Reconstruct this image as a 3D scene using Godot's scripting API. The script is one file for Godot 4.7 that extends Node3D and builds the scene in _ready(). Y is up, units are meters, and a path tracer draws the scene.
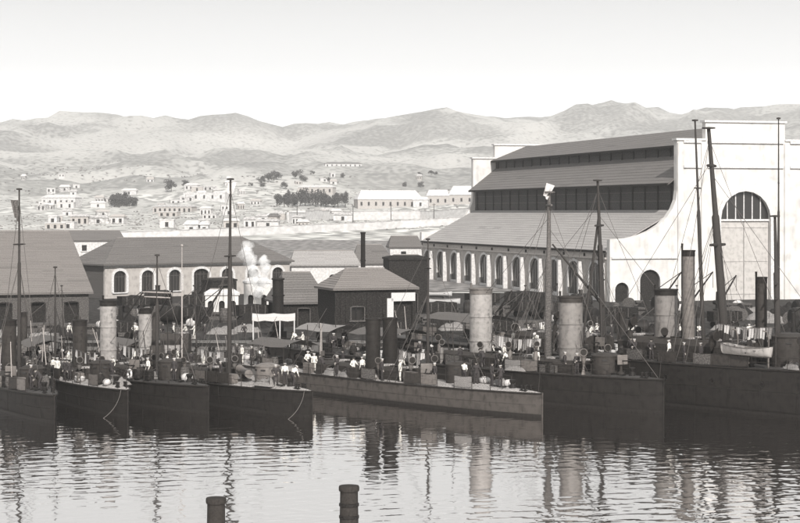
extends Node3D
# A naval basin: torpedo boats moored with their bows out, arsenal sheds behind, a pale town and dry hills beyond.
const EYE := 15.5          # camera height above the water
const FOC := 1800.0        # focal length in photograph pixels
const QUAY := 2.0
var M := {}
var taken := {}
var trng := RandomNumberGenerator.new()
var rng := RandomNumberGenerator.new()

# ---------- places ----------
func P(px: float, py: float, d: float) -> Vector3:
	return Vector3((px - 400.0) / FOC * d, EYE - (py - 212.0) / FOC * d, -d)
func lerp_table(t: Array, x: float) -> float:
	if x <= t[0][0]: return t[0][1]
	for i in range(1, t.size()):
		if x <= t[i][0]:
			var f: float = (x - t[i - 1][0]) / (t[i][0] - t[i - 1][0])
			return lerpf(t[i - 1][1], t[i][1], f)
	return t[-1][1]
var rise_tab := [[150, 2.0], [425, 2.0], [560, 5.6], [700, 11.5], [850, 16.2], [1000, 22.0], [1300, 36.0], [1700, 57.0], [2200, 84.0], [2700, 112.0], [3200, 135.0], [4200, 60.0], [6000, 20.0]]
var ridge_tab := [[-600, 150], [-200, 128], [0, 121], [40, 116], [70, 112], [100, 115], [135, 119], [160, 119], [190, 120], [225, 117], [255, 123], [290, 129], [330, 126], [370, 121], [400, 119], [425, 113], [445, 109], [470, 114], [500, 114], [545, 113], [562, 108], [580, 102], [600, 100], [622, 98], [640, 101], [655, 107], [690, 112], [760, 110], [800, 108], [1000, 116], [1400, 140]]
var nz := FastNoiseLite.new()
var nz2 := FastNoiseLite.new()
func terr(x: float, z: float) -> float:
	var d := -z
	var y := lerp_table(rise_tab, d)
	if d > 1400.0:
		var px := 400.0 + x / maxf(d, 1.0) * FOC
		var crest := EYE + (212.0 - lerp_table(ridge_tab, px)) / FOC * 3200.0 - 11.0
		var w := clampf((d - 1900.0) / 1300.0, 0.0, 1.0)
		if d > 3200.0: w = clampf(1.0 - (d - 3200.0) / 1200.0, 0.0, 1.0)
		y = lerpf(y, crest, w * w * (3.0 - 2.0 * w))
	if d > 520.0:
		var k := clampf((d - 520.0) / 1700.0, 0.0, 1.0)
		var fold := 1.0 - absf(nz.get_noise_2d(x, z)) * 2.4
		y += k * (fold * 34.0 - 25.0) * clampf(1.0 - (d - 2900.0) / 300.0, 0.12, 1.0) + k * (5.0 - absf(nz2.get_noise_2d(x, z)) * 24.0)
	return y
func ground_at(px: float, py: float) -> Vector3:
	var d := 430.0
	while d < 3150.0:
		var x := (px - 400.0) / FOC * d
		var y := terr(x, -d)
		if 212.0 + (EYE - y) / d * FOC <= py: return Vector3(x, y, -d)
		d += 2.0
	return Vector3((px - 400.0) / FOC * 3150.0, terr((px - 400.0) / FOC * 3150.0, -3150.0), -3150.0)

# ---------- nodes ----------
func numbered(s: String) -> String:
	if not taken.has(s):
		taken[s] = 0
		return s
	taken[s] += 1
	return "%s_%03d" % [s, taken[s]]
func tag(o: Node, label: String, category: String, group := "") -> Node:
	o.set_meta("label", label); o.set_meta("category", category)
	if group != "": o.set_meta("group", group)
	return o
func thing(called: String, label: String, category: String, at := Vector3.ZERO, turn := 0.0, group := "") -> Node3D:
	var o := Node3D.new()
	o.name = numbered(called); add_child(o)
	o.position = at; o.rotation.y = turn
	tag(o, label, category, group)
	return o
func dup(src: Node3D, called: String, label: String, at: Vector3, turn: float, group := "") -> Node3D:
	var r: Node3D = src.duplicate()
	r.name = numbered(called); add_child(r)
	r.position = at; r.rotation.y = turn
	r.set_meta("label", label)
	if group != "": r.set_meta("group", group)
	return r
func mesh_node(called: String, mesh: Mesh, m: Material, parent: Node) -> MeshInstance3D:
	var o := MeshInstance3D.new()
	o.mesh = mesh
	o.material_override = m
	if parent == self:
		o.name = numbered(called); add_child(o)
	else:
		o.name = called; parent.add_child(o, true)
	return o
func done(st: SurfaceTool) -> ArrayMesh:
	st.generate_normals()
	return st.commit()
func obj(called: String, st: SurfaceTool, m: Material, parent: Node) -> MeshInstance3D:
	return mesh_node(called, done(st), m, parent)
func S() -> SurfaceTool:
	var st := SurfaceTool.new()
	st.begin(Mesh.PRIMITIVE_TRIANGLES)
	st.set_smooth_group(-1)
	return st

# ---------- shapes ----------
func tri(st: SurfaceTool, a: Vector3, b: Vector3, c: Vector3) -> void:
	st.add_vertex(a); st.add_vertex(b); st.add_vertex(c)
func quad(st: SurfaceTool, a: Vector3, b: Vector3, c: Vector3, d: Vector3) -> void:
	tri(st, a, b, c); tri(st, a, c, d)
func box(st: SurfaceTool, c: Vector3, s: Vector3, b := Basis.IDENTITY, taper := 1.0) -> void:
	st.set_smooth_group(-1)
	var h := s * 0.5
	var v: Array[Vector3] = []
	for y in [-1.0, 1.0]:
		var k := 1.0 if y < 0 else taper
		for q in [[-1, 1], [1, 1], [1, -1], [-1, -1]]:
			v.append(c + b * Vector3(q[0] * h.x * k, y * h.y, q[1] * h.z * k))
	for i in 4:
		var j := (i + 1) % 4
		quad(st, v[i], v[i + 4], v[j + 4], v[j])
	quad(st, v[4], v[7], v[6], v[5])
	quad(st, v[0], v[1], v[2], v[3])
func ring(st: SurfaceTool, a: Array, b: Array) -> void:
	var n := a.size()
	for i in n:
		var j := (i + 1) % n
		quad(st, a[i], b[i], b[j], a[j])
func tube(st: SurfaceTool, pts: Array, radii: Array, n := 8, caps := true) -> void:
	st.set_smooth_group(1)
	var prev: Array = []
	var up := Vector3.UP
	for i in pts.size():
		var t: Vector3 = (pts[mini(i + 1, pts.size() - 1)] - pts[maxi(i - 1, 0)]).normalized()
		var s := t.cross(up)
		if s.length() < 0.05: s = t.cross(Vector3.RIGHT)
		s = s.normalized()
		var u := s.cross(t)
		var r: float = radii[mini(i, radii.size() - 1)]
		var cur: Array = []
		for k in n:
			var a := TAU * k / n
			cur.append(pts[i] + (s * cos(a) + u * sin(a)) * r)
		if i > 0: ring(st, cur, prev)
		if caps and (i == 0 or i == pts.size() - 1):
			st.set_smooth_group(-1)
			for k in range(1, n - 1):
				if i == 0: tri(st, cur[0], cur[k + 1], cur[k])
				else: tri(st, cur[0], cur[k], cur[k + 1])
			st.set_smooth_group(1)
		prev = cur
	st.set_smooth_group(-1)
func lathe(st: SurfaceTool, prof: Array, n := 16, at := Vector3.ZERO, b := Basis.IDENTITY, smooth := false) -> void:
	# profile of Vector2(radius, height)
	var prev: Array = []
	st.set_smooth_group(1)
	for i in prof.size():
		var cur: Array = []
		for k in n:
			var a := TAU * k / n
			cur.append(at + b * Vector3(cos(a) * prof[i].x, prof[i].y, sin(a) * prof[i].x))
		if i > 0:
			if not smooth: st.set_smooth_group(i + 1)
			ring(st, prev, cur)
		prev = cur
	st.set_smooth_group(-1)
func prism(st: SurfaceTool, poly: PackedVector2Array, z0: float, z1: float, xf := Transform3D.IDENTITY) -> void:
	# polygon in x,y; from z0 (back) to z1 (front)
	var p := poly
	if Geometry2D.is_polygon_clockwise(p): p.reverse()
	var t := Geometry2D.triangulate_polygon(p)
	st.set_smooth_group(-1)
	for i in range(0, t.size(), 3):
		var a := p[t[i]]; var b := p[t[i + 1]]; var c := p[t[i + 2]]
		if (b - a).cross(c - a) < 0.0:
			var q := b; b = c; c = q
		tri(st, xf * Vector3(a.x, a.y, z1), xf * Vector3(c.x, c.y, z1), xf * Vector3(b.x, b.y, z1))
		tri(st, xf * Vector3(a.x, a.y, z0), xf * Vector3(b.x, b.y, z0), xf * Vector3(c.x, c.y, z0))
	for i in p.size():
		var a := p[i]; var b := p[(i + 1) % p.size()]
		quad(st, xf * Vector3(a.x, a.y, z0), xf * Vector3(a.x, a.y, z1), xf * Vector3(b.x, b.y, z1), xf * Vector3(b.x, b.y, z0))
func arch_pts(cx: float, w: float, y0: float, top: float, rise: float, n := 10) -> PackedVector2Array:
	# up the left side, over the arch, down the right side
	var r := PackedVector2Array()
	r.append(Vector2(cx - w * 0.5, y0))
	for i in n + 1:
		var a := PI - PI * i / n
		r.append(Vector2(cx + cos(a) * w * 0.5, top - rise + sin(a) * rise))
	r.append(Vector2(cx + w * 0.5, y0))
	return r
func arch_band(st: SurfaceTool, cx: float, w: float, y0: float, top: float, rise: float, wide: float, z0: float, z1: float) -> void:
	var inner := arch_pts(cx, w, y0, top, rise)
	var outer := arch_pts(cx, w + wide * 2.0, y0, top + wide, rise + wide)
	outer.reverse()
	var poly := inner
	poly.append_array(outer)
	prism(st, poly, z0, z1)

func tiled_slope(st: SurfaceTool, e0: Vector3, e1: Vector3, r1: Vector3, r0: Vector3, row: float, col: float, lift := 0.035) -> void:
	# courses of tiles from eave (e) to ridge (r), each lapping the one below, in patches of slightly different firing
	var n := maxi(1, int(maxf((r0 - e0).length(), (r1 - e1).length()) / row))
	var nm := (e1 - e0).cross(r0 - e0).normalized()
	if (r1 - r0).length() > 0.1 and (e1 - e0).length() < 0.1: nm = (r1 - e0).cross(r0 - e0).normalized()
	if nm.y < 0: nm = -nm
	st.set_smooth_group(-1)
	for i in n:
		var t0 := float(i) / n; var t1 := float(i + 1) / n
		var a := e0.lerp(r0, t0); var b := e1.lerp(r1, t0); var c := e1.lerp(r1, t1); var d := e0.lerp(r0, t1)
		var m := maxi(1, int((b - a).length() / col))
		for k in m:
			var g := trng.randf_range(0.9, 1.05) * (0.82 if trng.randf() < 0.03 else 1.0)
			st.set_color(Color(g, g, g))
			var u0 := float(k) / m; var u1 := float(k + 1) / m
			var p := a.lerp(b, u0) + nm * lift; var q := a.lerp(b, u1) + nm * lift
			quad(st, p, d.lerp(c, u0), d.lerp(c, u1), q)
			quad(st, a.lerp(b, u0), p, q, a.lerp(b, u1))
	st.set_color(Color(0.8, 0.8, 0.8))

# ---------- materials ----------
var tex := {}
func noise_tex(key: String, freq: float, lo: float, size := 512, octaves := 5, seed := 1, hi := 1.0, kind := FastNoiseLite.TYPE_SIMPLEX_SMOOTH) -> Texture2D:
	if tex.has(key): return tex[key]
	var n := FastNoiseLite.new()
	n.noise_type = kind; n.frequency = freq; n.fractal_octaves = octaves; n.seed = seed
	var img := n.get_seamless_image(size, size)
	img.convert(Image.FORMAT_RGB8)
	for y in size:
		for x in size:
			var v := img.get_pixel(x, y).r
			v = lerpf(lo, hi, clampf((v - 0.2) / 0.6, 0.0, 1.0))
			img.set_pixel(x, y, Color(v, v, v))
	img.generate_mipmaps()
	tex[key] = ImageTexture.create_from_image(img)
	return tex[key]
func stain_tex() -> void:
	# limewash with soft rain streaks and patched render
	var n := FastNoiseLite.new(); n.frequency = 0.02; n.fractal_octaves = 5; n.seed = 51
	var s := FastNoiseLite.new(); s.frequency = 0.05; s.fractal_octaves = 3; s.seed = 52
	var a := n.get_seamless_image(512, 512); var b := s.get_seamless_image(512, 64)
	var img := Image.create(512, 512, true, Image.FORMAT_RGB8)
	for y in 512:
		for x in 512:
			var v := a.get_pixel(x, y).r; var w := b.get_pixel(x, y / 8).r
			var q := 1.0 - 0.07 * smoothstep(0.3, 0.9, v) - 0.08 * smoothstep(0.4, 0.95, w) * smoothstep(0.2, 0.8, v)
			img.set_pixel(x, y, Color(q, q * 0.995, q * 0.985))
	img.generate_mipmaps()
	var t := FastNoiseLite.new(); t.frequency = 0.035; t.fractal_octaves = 4; t.seed = 61
	var c := t.get_seamless_image(512, 48)
	var im2 := Image.create(512, 512, true, Image.FORMAT_RGB8)
	for y in 512:
		for x in 512:
			var v := a.get_pixel(x, y).r; var w := c.get_pixel(x, int(y * 48 / 512.0)).r
			var q := 1.0 - 0.13 * smoothstep(0.35, 0.85, v) - 0.2 * smoothstep(0.48, 0.85, w) * smoothstep(0.25, 0.7, v)
			im2.set_pixel(x, y, Color(q, q * 0.99, q * 0.98))
	im2.generate_mipmaps()
	tex["streak"] = ImageTexture.create_from_image(im2)
	tex["stain"] = ImageTexture.create_from_image(img)
func tone(l: float, warm := 1.0) -> Color:
	# a linear base reflectance with the print's faint brown cast
	return Color(l * (1.0 + 0.08 * warm), l * (1.0 - 0.015 * warm), l * (1.0 - 0.075 * warm)).linear_to_srgb()
func mat(key: String, l: float, rough := 0.8, vary := "m25", size := 4.0, warm := 1.0, metal := 0.0, world := false) -> StandardMaterial3D:
	var m := StandardMaterial3D.new()
	m.albedo_color = tone(l, warm)
	m.roughness = rough; m.metallic = metal
	if vary != "":
		m.albedo_texture = tex[vary]
		m.uv1_triplanar = true
		m.uv1_world_triplanar = world
		m.uv1_scale = Vector3.ONE / size
	M[key] = m
	return m
func materials() -> void:
	noise_tex("m15", 0.03, 0.86, 512, 6, 3)
	noise_tex("m25", 0.03, 0.70, 512, 6, 5)
	noise_tex("m50", 0.025, 0.52, 512, 6, 7)
	noise_tex("tiles", 0.06, 0.72, 512, 5, 13)
	stain_tex()
	mat("plaster", 0.56, 0.9, "m15", 9.0, 0.3)
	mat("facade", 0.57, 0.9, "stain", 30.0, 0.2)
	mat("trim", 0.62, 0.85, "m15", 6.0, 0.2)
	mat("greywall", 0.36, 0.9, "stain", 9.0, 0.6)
	mat("roof_pale", 0.37, 0.85, "tiles", 6.0, 0.5)
	mat("roof_mid", 0.15, 0.85, "tiles", 6.0, 0.8)
	mat("roof_dark", 0.20, 0.85, "tiles", 4.0, 1.0)
	mat("louvre", 0.04, 0.8, "m50", 5.0)
	mat("timber_dark", 0.035, 0.85, "m50", 3.0)
	mat("timber_mid", 0.11, 0.85, "m50", 2.0)
	mat("door_grey", 0.42, 0.8, "stain", 9.0, 0.4)
	mat("pane", 0.02, 0.18, "", 1.0)
	mat("house_white", 0.56, 0.9, "m15", 30.0, 0.2)
	mat("far_roof", 0.50, 0.9, "m25", 20.0, 0.3)
	mat("far_dark", 0.14, 0.9, "m25", 10.0, 0.6)
	mat("leaf", 0.07, 0.8, "m50", 2.0, 0.6)
	mat("leaf_dry", 0.11, 0.8, "m50", 2.0, 0.6)
	mat("bark", 0.06, 0.9, "m25", 2.0)
	mat("hull_black", 0.018, 0.6, "streak", 7.0)
	mat("hull_grey", 0.06, 0.62, "streak", 7.0)
	mat("deck_pale", 0.42, 0.8, "m50", 2.2, 0.6)
	mat("deck_dark", 0.05, 0.8, "m50", 2.2)
	mat("paint_black", 0.02, 0.55, "streak", 4.0)
	mat("paint_dark", 0.035, 0.6, "streak", 4.0)
	mat("paint_mid", 0.12, 0.6, "streak", 4.0)
	mat("funnel_pale", 0.27, 0.6, "streak", 5.0, 0.4)
	mat("funnel_mid", 0.15, 0.6, "streak", 5.0, 0.6)
	mat("white_paint", 0.6, 0.6, "m15", 2.0, 0.2)
	mat("canvas", 0.5, 0.9, "m15", 1.5, 0.4)
	mat("canvas_grey", 0.22, 0.9, "m25", 1.5, 0.6)
	mat("spar", 0.045, 0.7, "m25", 1.0)
	mat("spar_pale", 0.40, 0.7, "m25", 1.0)
	mat("rope", 0.07, 0.9, "", 1.0)
	mat("iron", 0.03, 0.55, "m50", 1.2, 1.0, 0.2)
	mat("stone", 0.12, 0.9, "m25", 4.0, 0.6)
	mat("coal", 0.025, 0.75, "m50", 1.0)
	mat("steam", 0.95, 1.0, "", 1.0, 0.0)
	M.steam.transparency = BaseMaterial3D.TRANSPARENCY_ALPHA; M.steam.albedo_color.a = 0.11; M.steam.metallic_specular = 0.0
	mat("field", 0.24, 0.95, "m50", 40.0, 0.6, 0.0, true)
	mat("roof_ridge", 0.24, 0.85, "tiles", 4.0, 0.8)
	mat("scrub_leaf", 0.24, 0.9, "", 1.0, 0.6)
	mat("yard", 0.05, 0.95, "m50", 14.0, 0.8, 0.0, true)
	for k in ["roof_pale", "roof_mid", "roof_dark"]: M[k].vertex_color_use_as_albedo = true
	for k in ["hull_black", "hull_grey", "paint_black", "paint_dark", "timber_dark", "iron", "spar", "coal", "yard"]: M[k].metallic_specular = 0.22
	M.cloth = StandardMaterial3D.new()
	M.cloth.vertex_color_use_as_albedo = true
	M.cloth.roughness = 0.9

# ---------- setting ----------
func build_ground() -> void:
	nz.frequency = 0.0011; nz.seed = 21; nz.fractal_octaves = 4
	nz2.frequency = 0.006; nz2.seed = 9; nz2.fractal_octaves = 3
	var st := SurfaceTool.new()
	st.begin(Mesh.PRIMITIVE_TRIANGLES)
	st.set_smooth_group(1)
	var rows: Array[float] = []
	var d := 186.0
	while d < 6000.0:
		rows.append(d)
		d *= 1.022 if d > 420.0 else 1.12
	var cols := 190
	var grid: Array = []
	for r in rows:
		var line: Array = []
		for c in cols + 1:
			var a := -0.62 + 1.24 * c / cols
			line.append(Vector3(a * r, terr(a * r, -r), -r))
		grid.append(line)
	var hill := SurfaceTool.new()
	hill.begin(Mesh.PRIMITIVE_TRIANGLES)
	hill.set_smooth_group(1)
	for i in rows.size() - 1:
		for c in cols:
			quad(hill if rows[i] > 1250.0 else st, grid[i][c], grid[i + 1][c], grid[i + 1][c + 1], grid[i][c + 1])
	# pale dry earth stippled with scrub, in patches of thicker and thinner growth
	var fine := FastNoiseLite.new(); fine.frequency = 0.16; fine.seed = 31; fine.fractal_octaves = 2
	var wide := FastNoiseLite.new(); wide.frequency = 0.012; wide.seed = 33; wide.fractal_octaves = 4
	var fi := fine.get_seamless_image(1024, 1024); var wi := wide.get_seamless_image(1024, 1024)
	var img := Image.create(1024, 1024, true, Image.FORMAT_RGB8)
	for y in 1024:
		for x in 1024:
			var g0 := wi.get_pixel(x, y).r
			var k := smoothstep(0.50, 0.66, fi.get_pixel(x, y).r + (g0 - 0.5) * 0.55)
			var v := lerpf(0.80 + (g0 - 0.5) * 0.45, 0.50, k * 0.85)
			img.set_pixel(x, y, Color(v, v * 0.995, v * 0.985))
	img.generate_mipmaps()
	var m := StandardMaterial3D.new()
	m.albedo_color = Color(0.86, 0.86, 0.85)
	m.albedo_texture = ImageTexture.create_from_image(img)
	m.uv1_triplanar = true; m.uv1_world_triplanar = true; m.uv1_scale = Vector3.ONE / 1500.0
	m.roughness = 0.95
	var hm: StandardMaterial3D = m.duplicate()
	var hi := Image.create(1024, 1024, true, Image.FORMAT_RGB8)
	var wide2 := FastNoiseLite.new(); wide2.frequency = 0.0055; wide2.seed = 35; wide2.fractal_octaves = 5
	var w2 := wide2.get_seamless_image(1024, 1024)
	for y in 1024:
		for x in 1024:
			var g1 := smoothstep(0.3, 0.72, w2.get_pixel(x, y).r)
			var k := smoothstep(0.48, 0.70, fi.get_pixel(x, y).r + (g1 - 0.5) * 0.3)
			var v := lerpf(lerpf(0.80, 0.63, g1), 0.46, k * 0.8)
			hi.set_pixel(x, y, Color(v, v * 0.995, v * 0.985))
	hi.generate_mipmaps()
	hm.albedo_texture = ImageTexture.create_from_image(hi)
	hm.albedo_color = Color(0.83, 0.83, 0.82)
	obj("hills", hill, hm, self).set_meta("kind", "structure")
	var g := obj("terrain", st, m, self)
	g.set_meta("kind", "structure")
	# dull tilled ground between the arsenal and the town wall
	st = SurfaceTool.new(); st.begin(Mesh.PRIMITIVE_TRIANGLES); st.set_smooth_group(1)
	for i in 26:
		for c in 40:
			var pts: Array = []
			for o in [[0, 0], [1, 0], [1, 1], [0, 1]]:
				var fx: float = -150.0 + (c + o[0]) * 6.6; var fz: float = -304.0 - (i + o[1]) * 10.4
				pts.append(Vector3(fx, terr(fx, fz) + 0.12, fz))
			quad(st, pts[0], pts[3], pts[2], pts[1])
	obj("field", st, M.field, self).set_meta("kind", "structure")
	st = S(); quad(st, Vector3(-125, 2.006, -186.5), Vector3(-125, 2.006, -300), Vector3(125, 2.006, -300), Vector3(125, 2.006, -186.5))
	var yd := obj("pavement", st, M.yard, self); yd.set_meta("kind", "structure")
	# quay: a stone edge with a coping
	var q := Node3D.new(); q.name = "quay"; add_child(q); q.set_meta("kind", "structure")
	st = S(); box(st, Vector3(0, 0.3, -188.6), Vector3(230, 3.3, 4.0)); obj("quay_wall", st, M.stone, q)
	for i in 92:
		st = S(); box(st, Vector3(-114 + i * 2.5, 2.02, -186.9), Vector3(2.46, 0.24 + 0.02 * (i % 3), 0.9)); obj("coping_stone", st, M.stone, q)
func build_water() -> void:
	var w := Node3D.new(); w.name = "water"; add_child(w); w.set_meta("kind", "structure")
	var m := StandardMaterial3D.new()
	m.albedo_color = tone(0.74, 0.3)
	m.roughness = 0.05
	m.metallic = 1.0
	M.water = m
	var r := RandomNumberGenerator.new(); r.seed = 77
	var ws: Array = []
	for i in 24:
		var lam := 0.40 * pow(5.0, r.randf())
		var ang := r.randfn(0.0, 0.75) + PI * 0.5 + 0.12
		var k := TAU / lam
		ws.append([cos(ang) * k, sin(ang) * k, r.randf() * TAU, 0.0054 * lam / TAU * (1.0 + 0.5 * r.randf()) * 1.0, k])
	var patch := FastNoiseLite.new(); patch.frequency = 0.035; patch.seed = 4; patch.fractal_octaves = 2
	var x0 := -46.0; var x1 := 46.0; var z0 := -78.0; var z1 := -160.0
	var nx := 430; var nzz := 600
	var vs := PackedVector3Array(); var ns := PackedVector3Array(); var ix := PackedInt32Array()
	vs.resize((nx + 1) * (nzz + 1)); ns.resize((nx + 1) * (nzz + 1))
	var p := 0
	for j in nzz + 1:
		var z := lerpf(z0, z1, float(j) / nzz)
		for i in nx + 1:
			var x := lerpf(x0, x1, float(i) / nx)
			var edge := clampf(minf(minf(x - x0, x1 - x), minf(z0 - z, z - z1)) / 4.0, 0.0, 1.0)
			var amp := edge * clampf(1.0 + 1.3 * patch.get_noise_2d(x * 0.6, z), 0.25, 1.9)
			var y := 0.0; var gx := 0.0; var gz := 0.0
			for q in ws:
				var ph: float = q[0] * x + q[1] * z + q[2]
				var a: float = q[3]
				y += a * sin(ph)
				var c := a * cos(ph)
				gx += c * q[0]; gz += c * q[1]
			vs[p] = Vector3(x, y * amp, z)
			ns[p] = Vector3(-gx * amp, 1.0, -gz * amp).normalized()
			p += 1
	for j in nzz:
		for i in nx:
			var a := j * (nx + 1) + i
			ix.append_array([a, a + nx + 1, a + nx + 2, a, a + nx + 2, a + 1])
	var arr := []
	arr.resize(Mesh.ARRAY_MAX)
	arr[Mesh.ARRAY_VERTEX] = vs; arr[Mesh.ARRAY_NORMAL] = ns; arr[Mesh.ARRAY_INDEX] = ix
	var am := ArrayMesh.new()
	am.add_surface_from_arrays(Mesh.PRIMITIVE_TRIANGLES, arr)
	mesh_node("rippled_surface", am, m, w)
	var st := S()
	var big := 700.0
	for b in [[-big, x0, 120.0, -187.0], [x1, big, 120.0, -187.0], [x0, x1, 120.0, z0], [x0, x1, z1, -187.0]]:
		quad(st, Vector3(b[0], 0, b[2]), Vector3(b[0], 0, b[3]), Vector3(b[1], 0, b[3]), Vector3(b[1], 0, b[2]))
	obj("outer_surface", st, m, w)

# ---------- buildings ----------
func hip_roof(st: SurfaceTool, L: float, W: float, H: float, rise: float, oh: float, hl: float, hr: float, th := 0.22) -> void:
	st.set_smooth_group(-1)
	var e := [Vector3(-oh, H, oh), Vector3(L + oh, H, oh), Vector3(L + oh, H, -W - oh), Vector3(-oh, H, -W - oh)]
	var r := [Vector3(hl, H + rise, -W * 0.5), Vector3(L - hr, H + rise, -W * 0.5)]
	var dn := Vector3(0, -th, 0)
	var row := 0.5 if L < 60.0 else 1.0
	if th < 0.2: row = 1.2
	tiled_slope(st, e[0], e[1], r[1], r[0], row, 2.6)
	tiled_slope(st, e[2], e[3], r[0], r[1], row, 2.6)
	tiled_slope(st, e[1], e[2], r[1], r[1], row, 2.6); tiled_slope(st, e[3], e[0], r[0], r[0], row, 2.6)
	for k in 4: quad(st, e[k] + dn, e[k], e[(k + 1) % 4], e[(k + 1) % 4] + dn)
	quad(st, e[0] + dn, e[1] + dn, e[2] + dn, e[3] + dn)
func wall_comb(L: float, H: float, ops: Array) -> PackedVector2Array:
	var p := PackedVector2Array([Vector2(0, 0)])
	for o in ops:
		p.append_array(arch_pts(o.x, o.w, 0.0, o.top, o.rise, 10 if o.rise > 0.3 else 1))
	p.append_array([Vector2(L, 0), Vector2(L, H), Vector2(0, H)])
	return p
func window(parent: Node, o: Dictionary, z_wall: float, trim_mat: Material, bars := true) -> void:
	# an opening's dark pane with a frame, its bars and a sill
	var st := S()
	prism(st, arch_pts(o.x, o.w + 0.1, o.sill, o.top + 0.05, o.rise, 10 if o.rise > 0.3 else 1), z_wall - 0.42, z_wall - 0.36)
	var is_door: bool = o.sill < 0.1
	var pane := obj("door" if is_door else "window", st, M.timber_dark if is_door else M.pane, parent)
	if o.get("trim", 0.0) > 0.0:
		st = S(); arch_band(st, o.x, o.w, o.sill, o.top, o.rise, o.trim, z_wall + 0.005, z_wall + 0.14); obj("surround", st, trim_mat, pane)
	if bars:
		for k in [-1, 0, 1]:
			st = S(); box(st, Vector3(o.x + k * o.w * 0.25, (o.sill + o.top - o.rise * 0.3 * absf(k)) * 0.5, z_wall - 0.33), Vector3(0.07, o.top - o.sill - o.rise * 0.35 * absf(k), 0.06)); obj("glazing_bar", st, M.timber_mid, pane)
		st = S(); box(st, Vector3(o.x, o.top - o.rise, z_wall - 0.30), Vector3(o.w, 0.09, 0.06)); obj("glazing_bar", st, M.timber_mid, pane)
	if not is_door:
		st = S(); box(st, Vector3(o.x, o.sill - 0.06, z_wall + 0.02), Vector3(o.w + 0.5, 0.16, 0.36)); obj("sill", st, trim_mat, pane)
func building(called: String, label: String, cat: String, at: Vector3, turn: float, c: Dictionary) -> Node3D:
	var t := thing(called, label, cat, at, turn, c.get("group", ""))
	var L: float = c.L; var W: float = c.W; var H: float = c.H
	var wm: Material = c.wall
	var st := S(); prism(st, wall_comb(L, H, c.ops), -0.5, 0.0)
	obj("wall", st, wm, t)
	for o in c.ops:
		if o.sill > 0.1:
			st = S(); box(st, Vector3(o.x, o.sill * 0.5, -0.26), Vector3(o.w, o.sill, 0.48)); obj("wall", st, wm, t)
		window(t, o, 0.0, c.get("trim", M.trim), c.get("bars", true))
	st = S(); box(st, Vector3(0.25, H * 0.5, -W * 0.5 - 0.25), Vector3(0.5, H, W - 0.5)); obj("wall", st, c.get("end", wm), t)
	st = S(); box(st, Vector3(L - 0.25, H * 0.5, -W * 0.5 - 0.25), Vector3(0.5, H, W - 0.5)); obj("wall", st, wm, t)
	st = S(); box(st, Vector3(L * 0.5, H * 0.5, -W + 0.25), Vector3(L - 1.0, H, 0.5)); obj("wall", st, wm, t)
	st = S(); hip_roof(st, L, W, H + 0.24, c.rise, c.get("oh", 0.5), c.hl, c.hr)
	var rf := obj("roof", st, c.roof, t)
	st = S(); tube(st, [Vector3(c.hl, H + 0.24 + c.rise, -W * 0.5), Vector3(L - c.hr, H + 0.24 + c.rise, -W * 0.5)], [0.14], 6); obj("ridge_tile", st, M.roof_ridge, rf)
	if c.hl <= 0.0 or c.hr <= 0.0:
		for gx in ([0.02, L - 0.32] if c.hl <= 0.0 and c.hr <= 0.0 else [0.02]):
			st = S()
			prism(st, PackedVector2Array([Vector2(0.3, H), Vector2(W - 0.3, H), Vector2(W * 0.5, H + c.rise - 0.1)]), gx, gx + 0.3, Transform3D(Basis(Vector3(0, 0, -1), Vector3.UP, Vector3(1, 0, 0)), Vector3.ZERO))
			obj("gable", st, c.get("end", wm), t)
	if c.get("cornice", false):
		st = S(); box(st, Vector3(L * 0.5, H - 0.12, 0.13), Vector3(L + 0.3, 0.24, 0.26)); obj("cornice", st, c.get("trim", M.trim), t)
	return t

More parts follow.
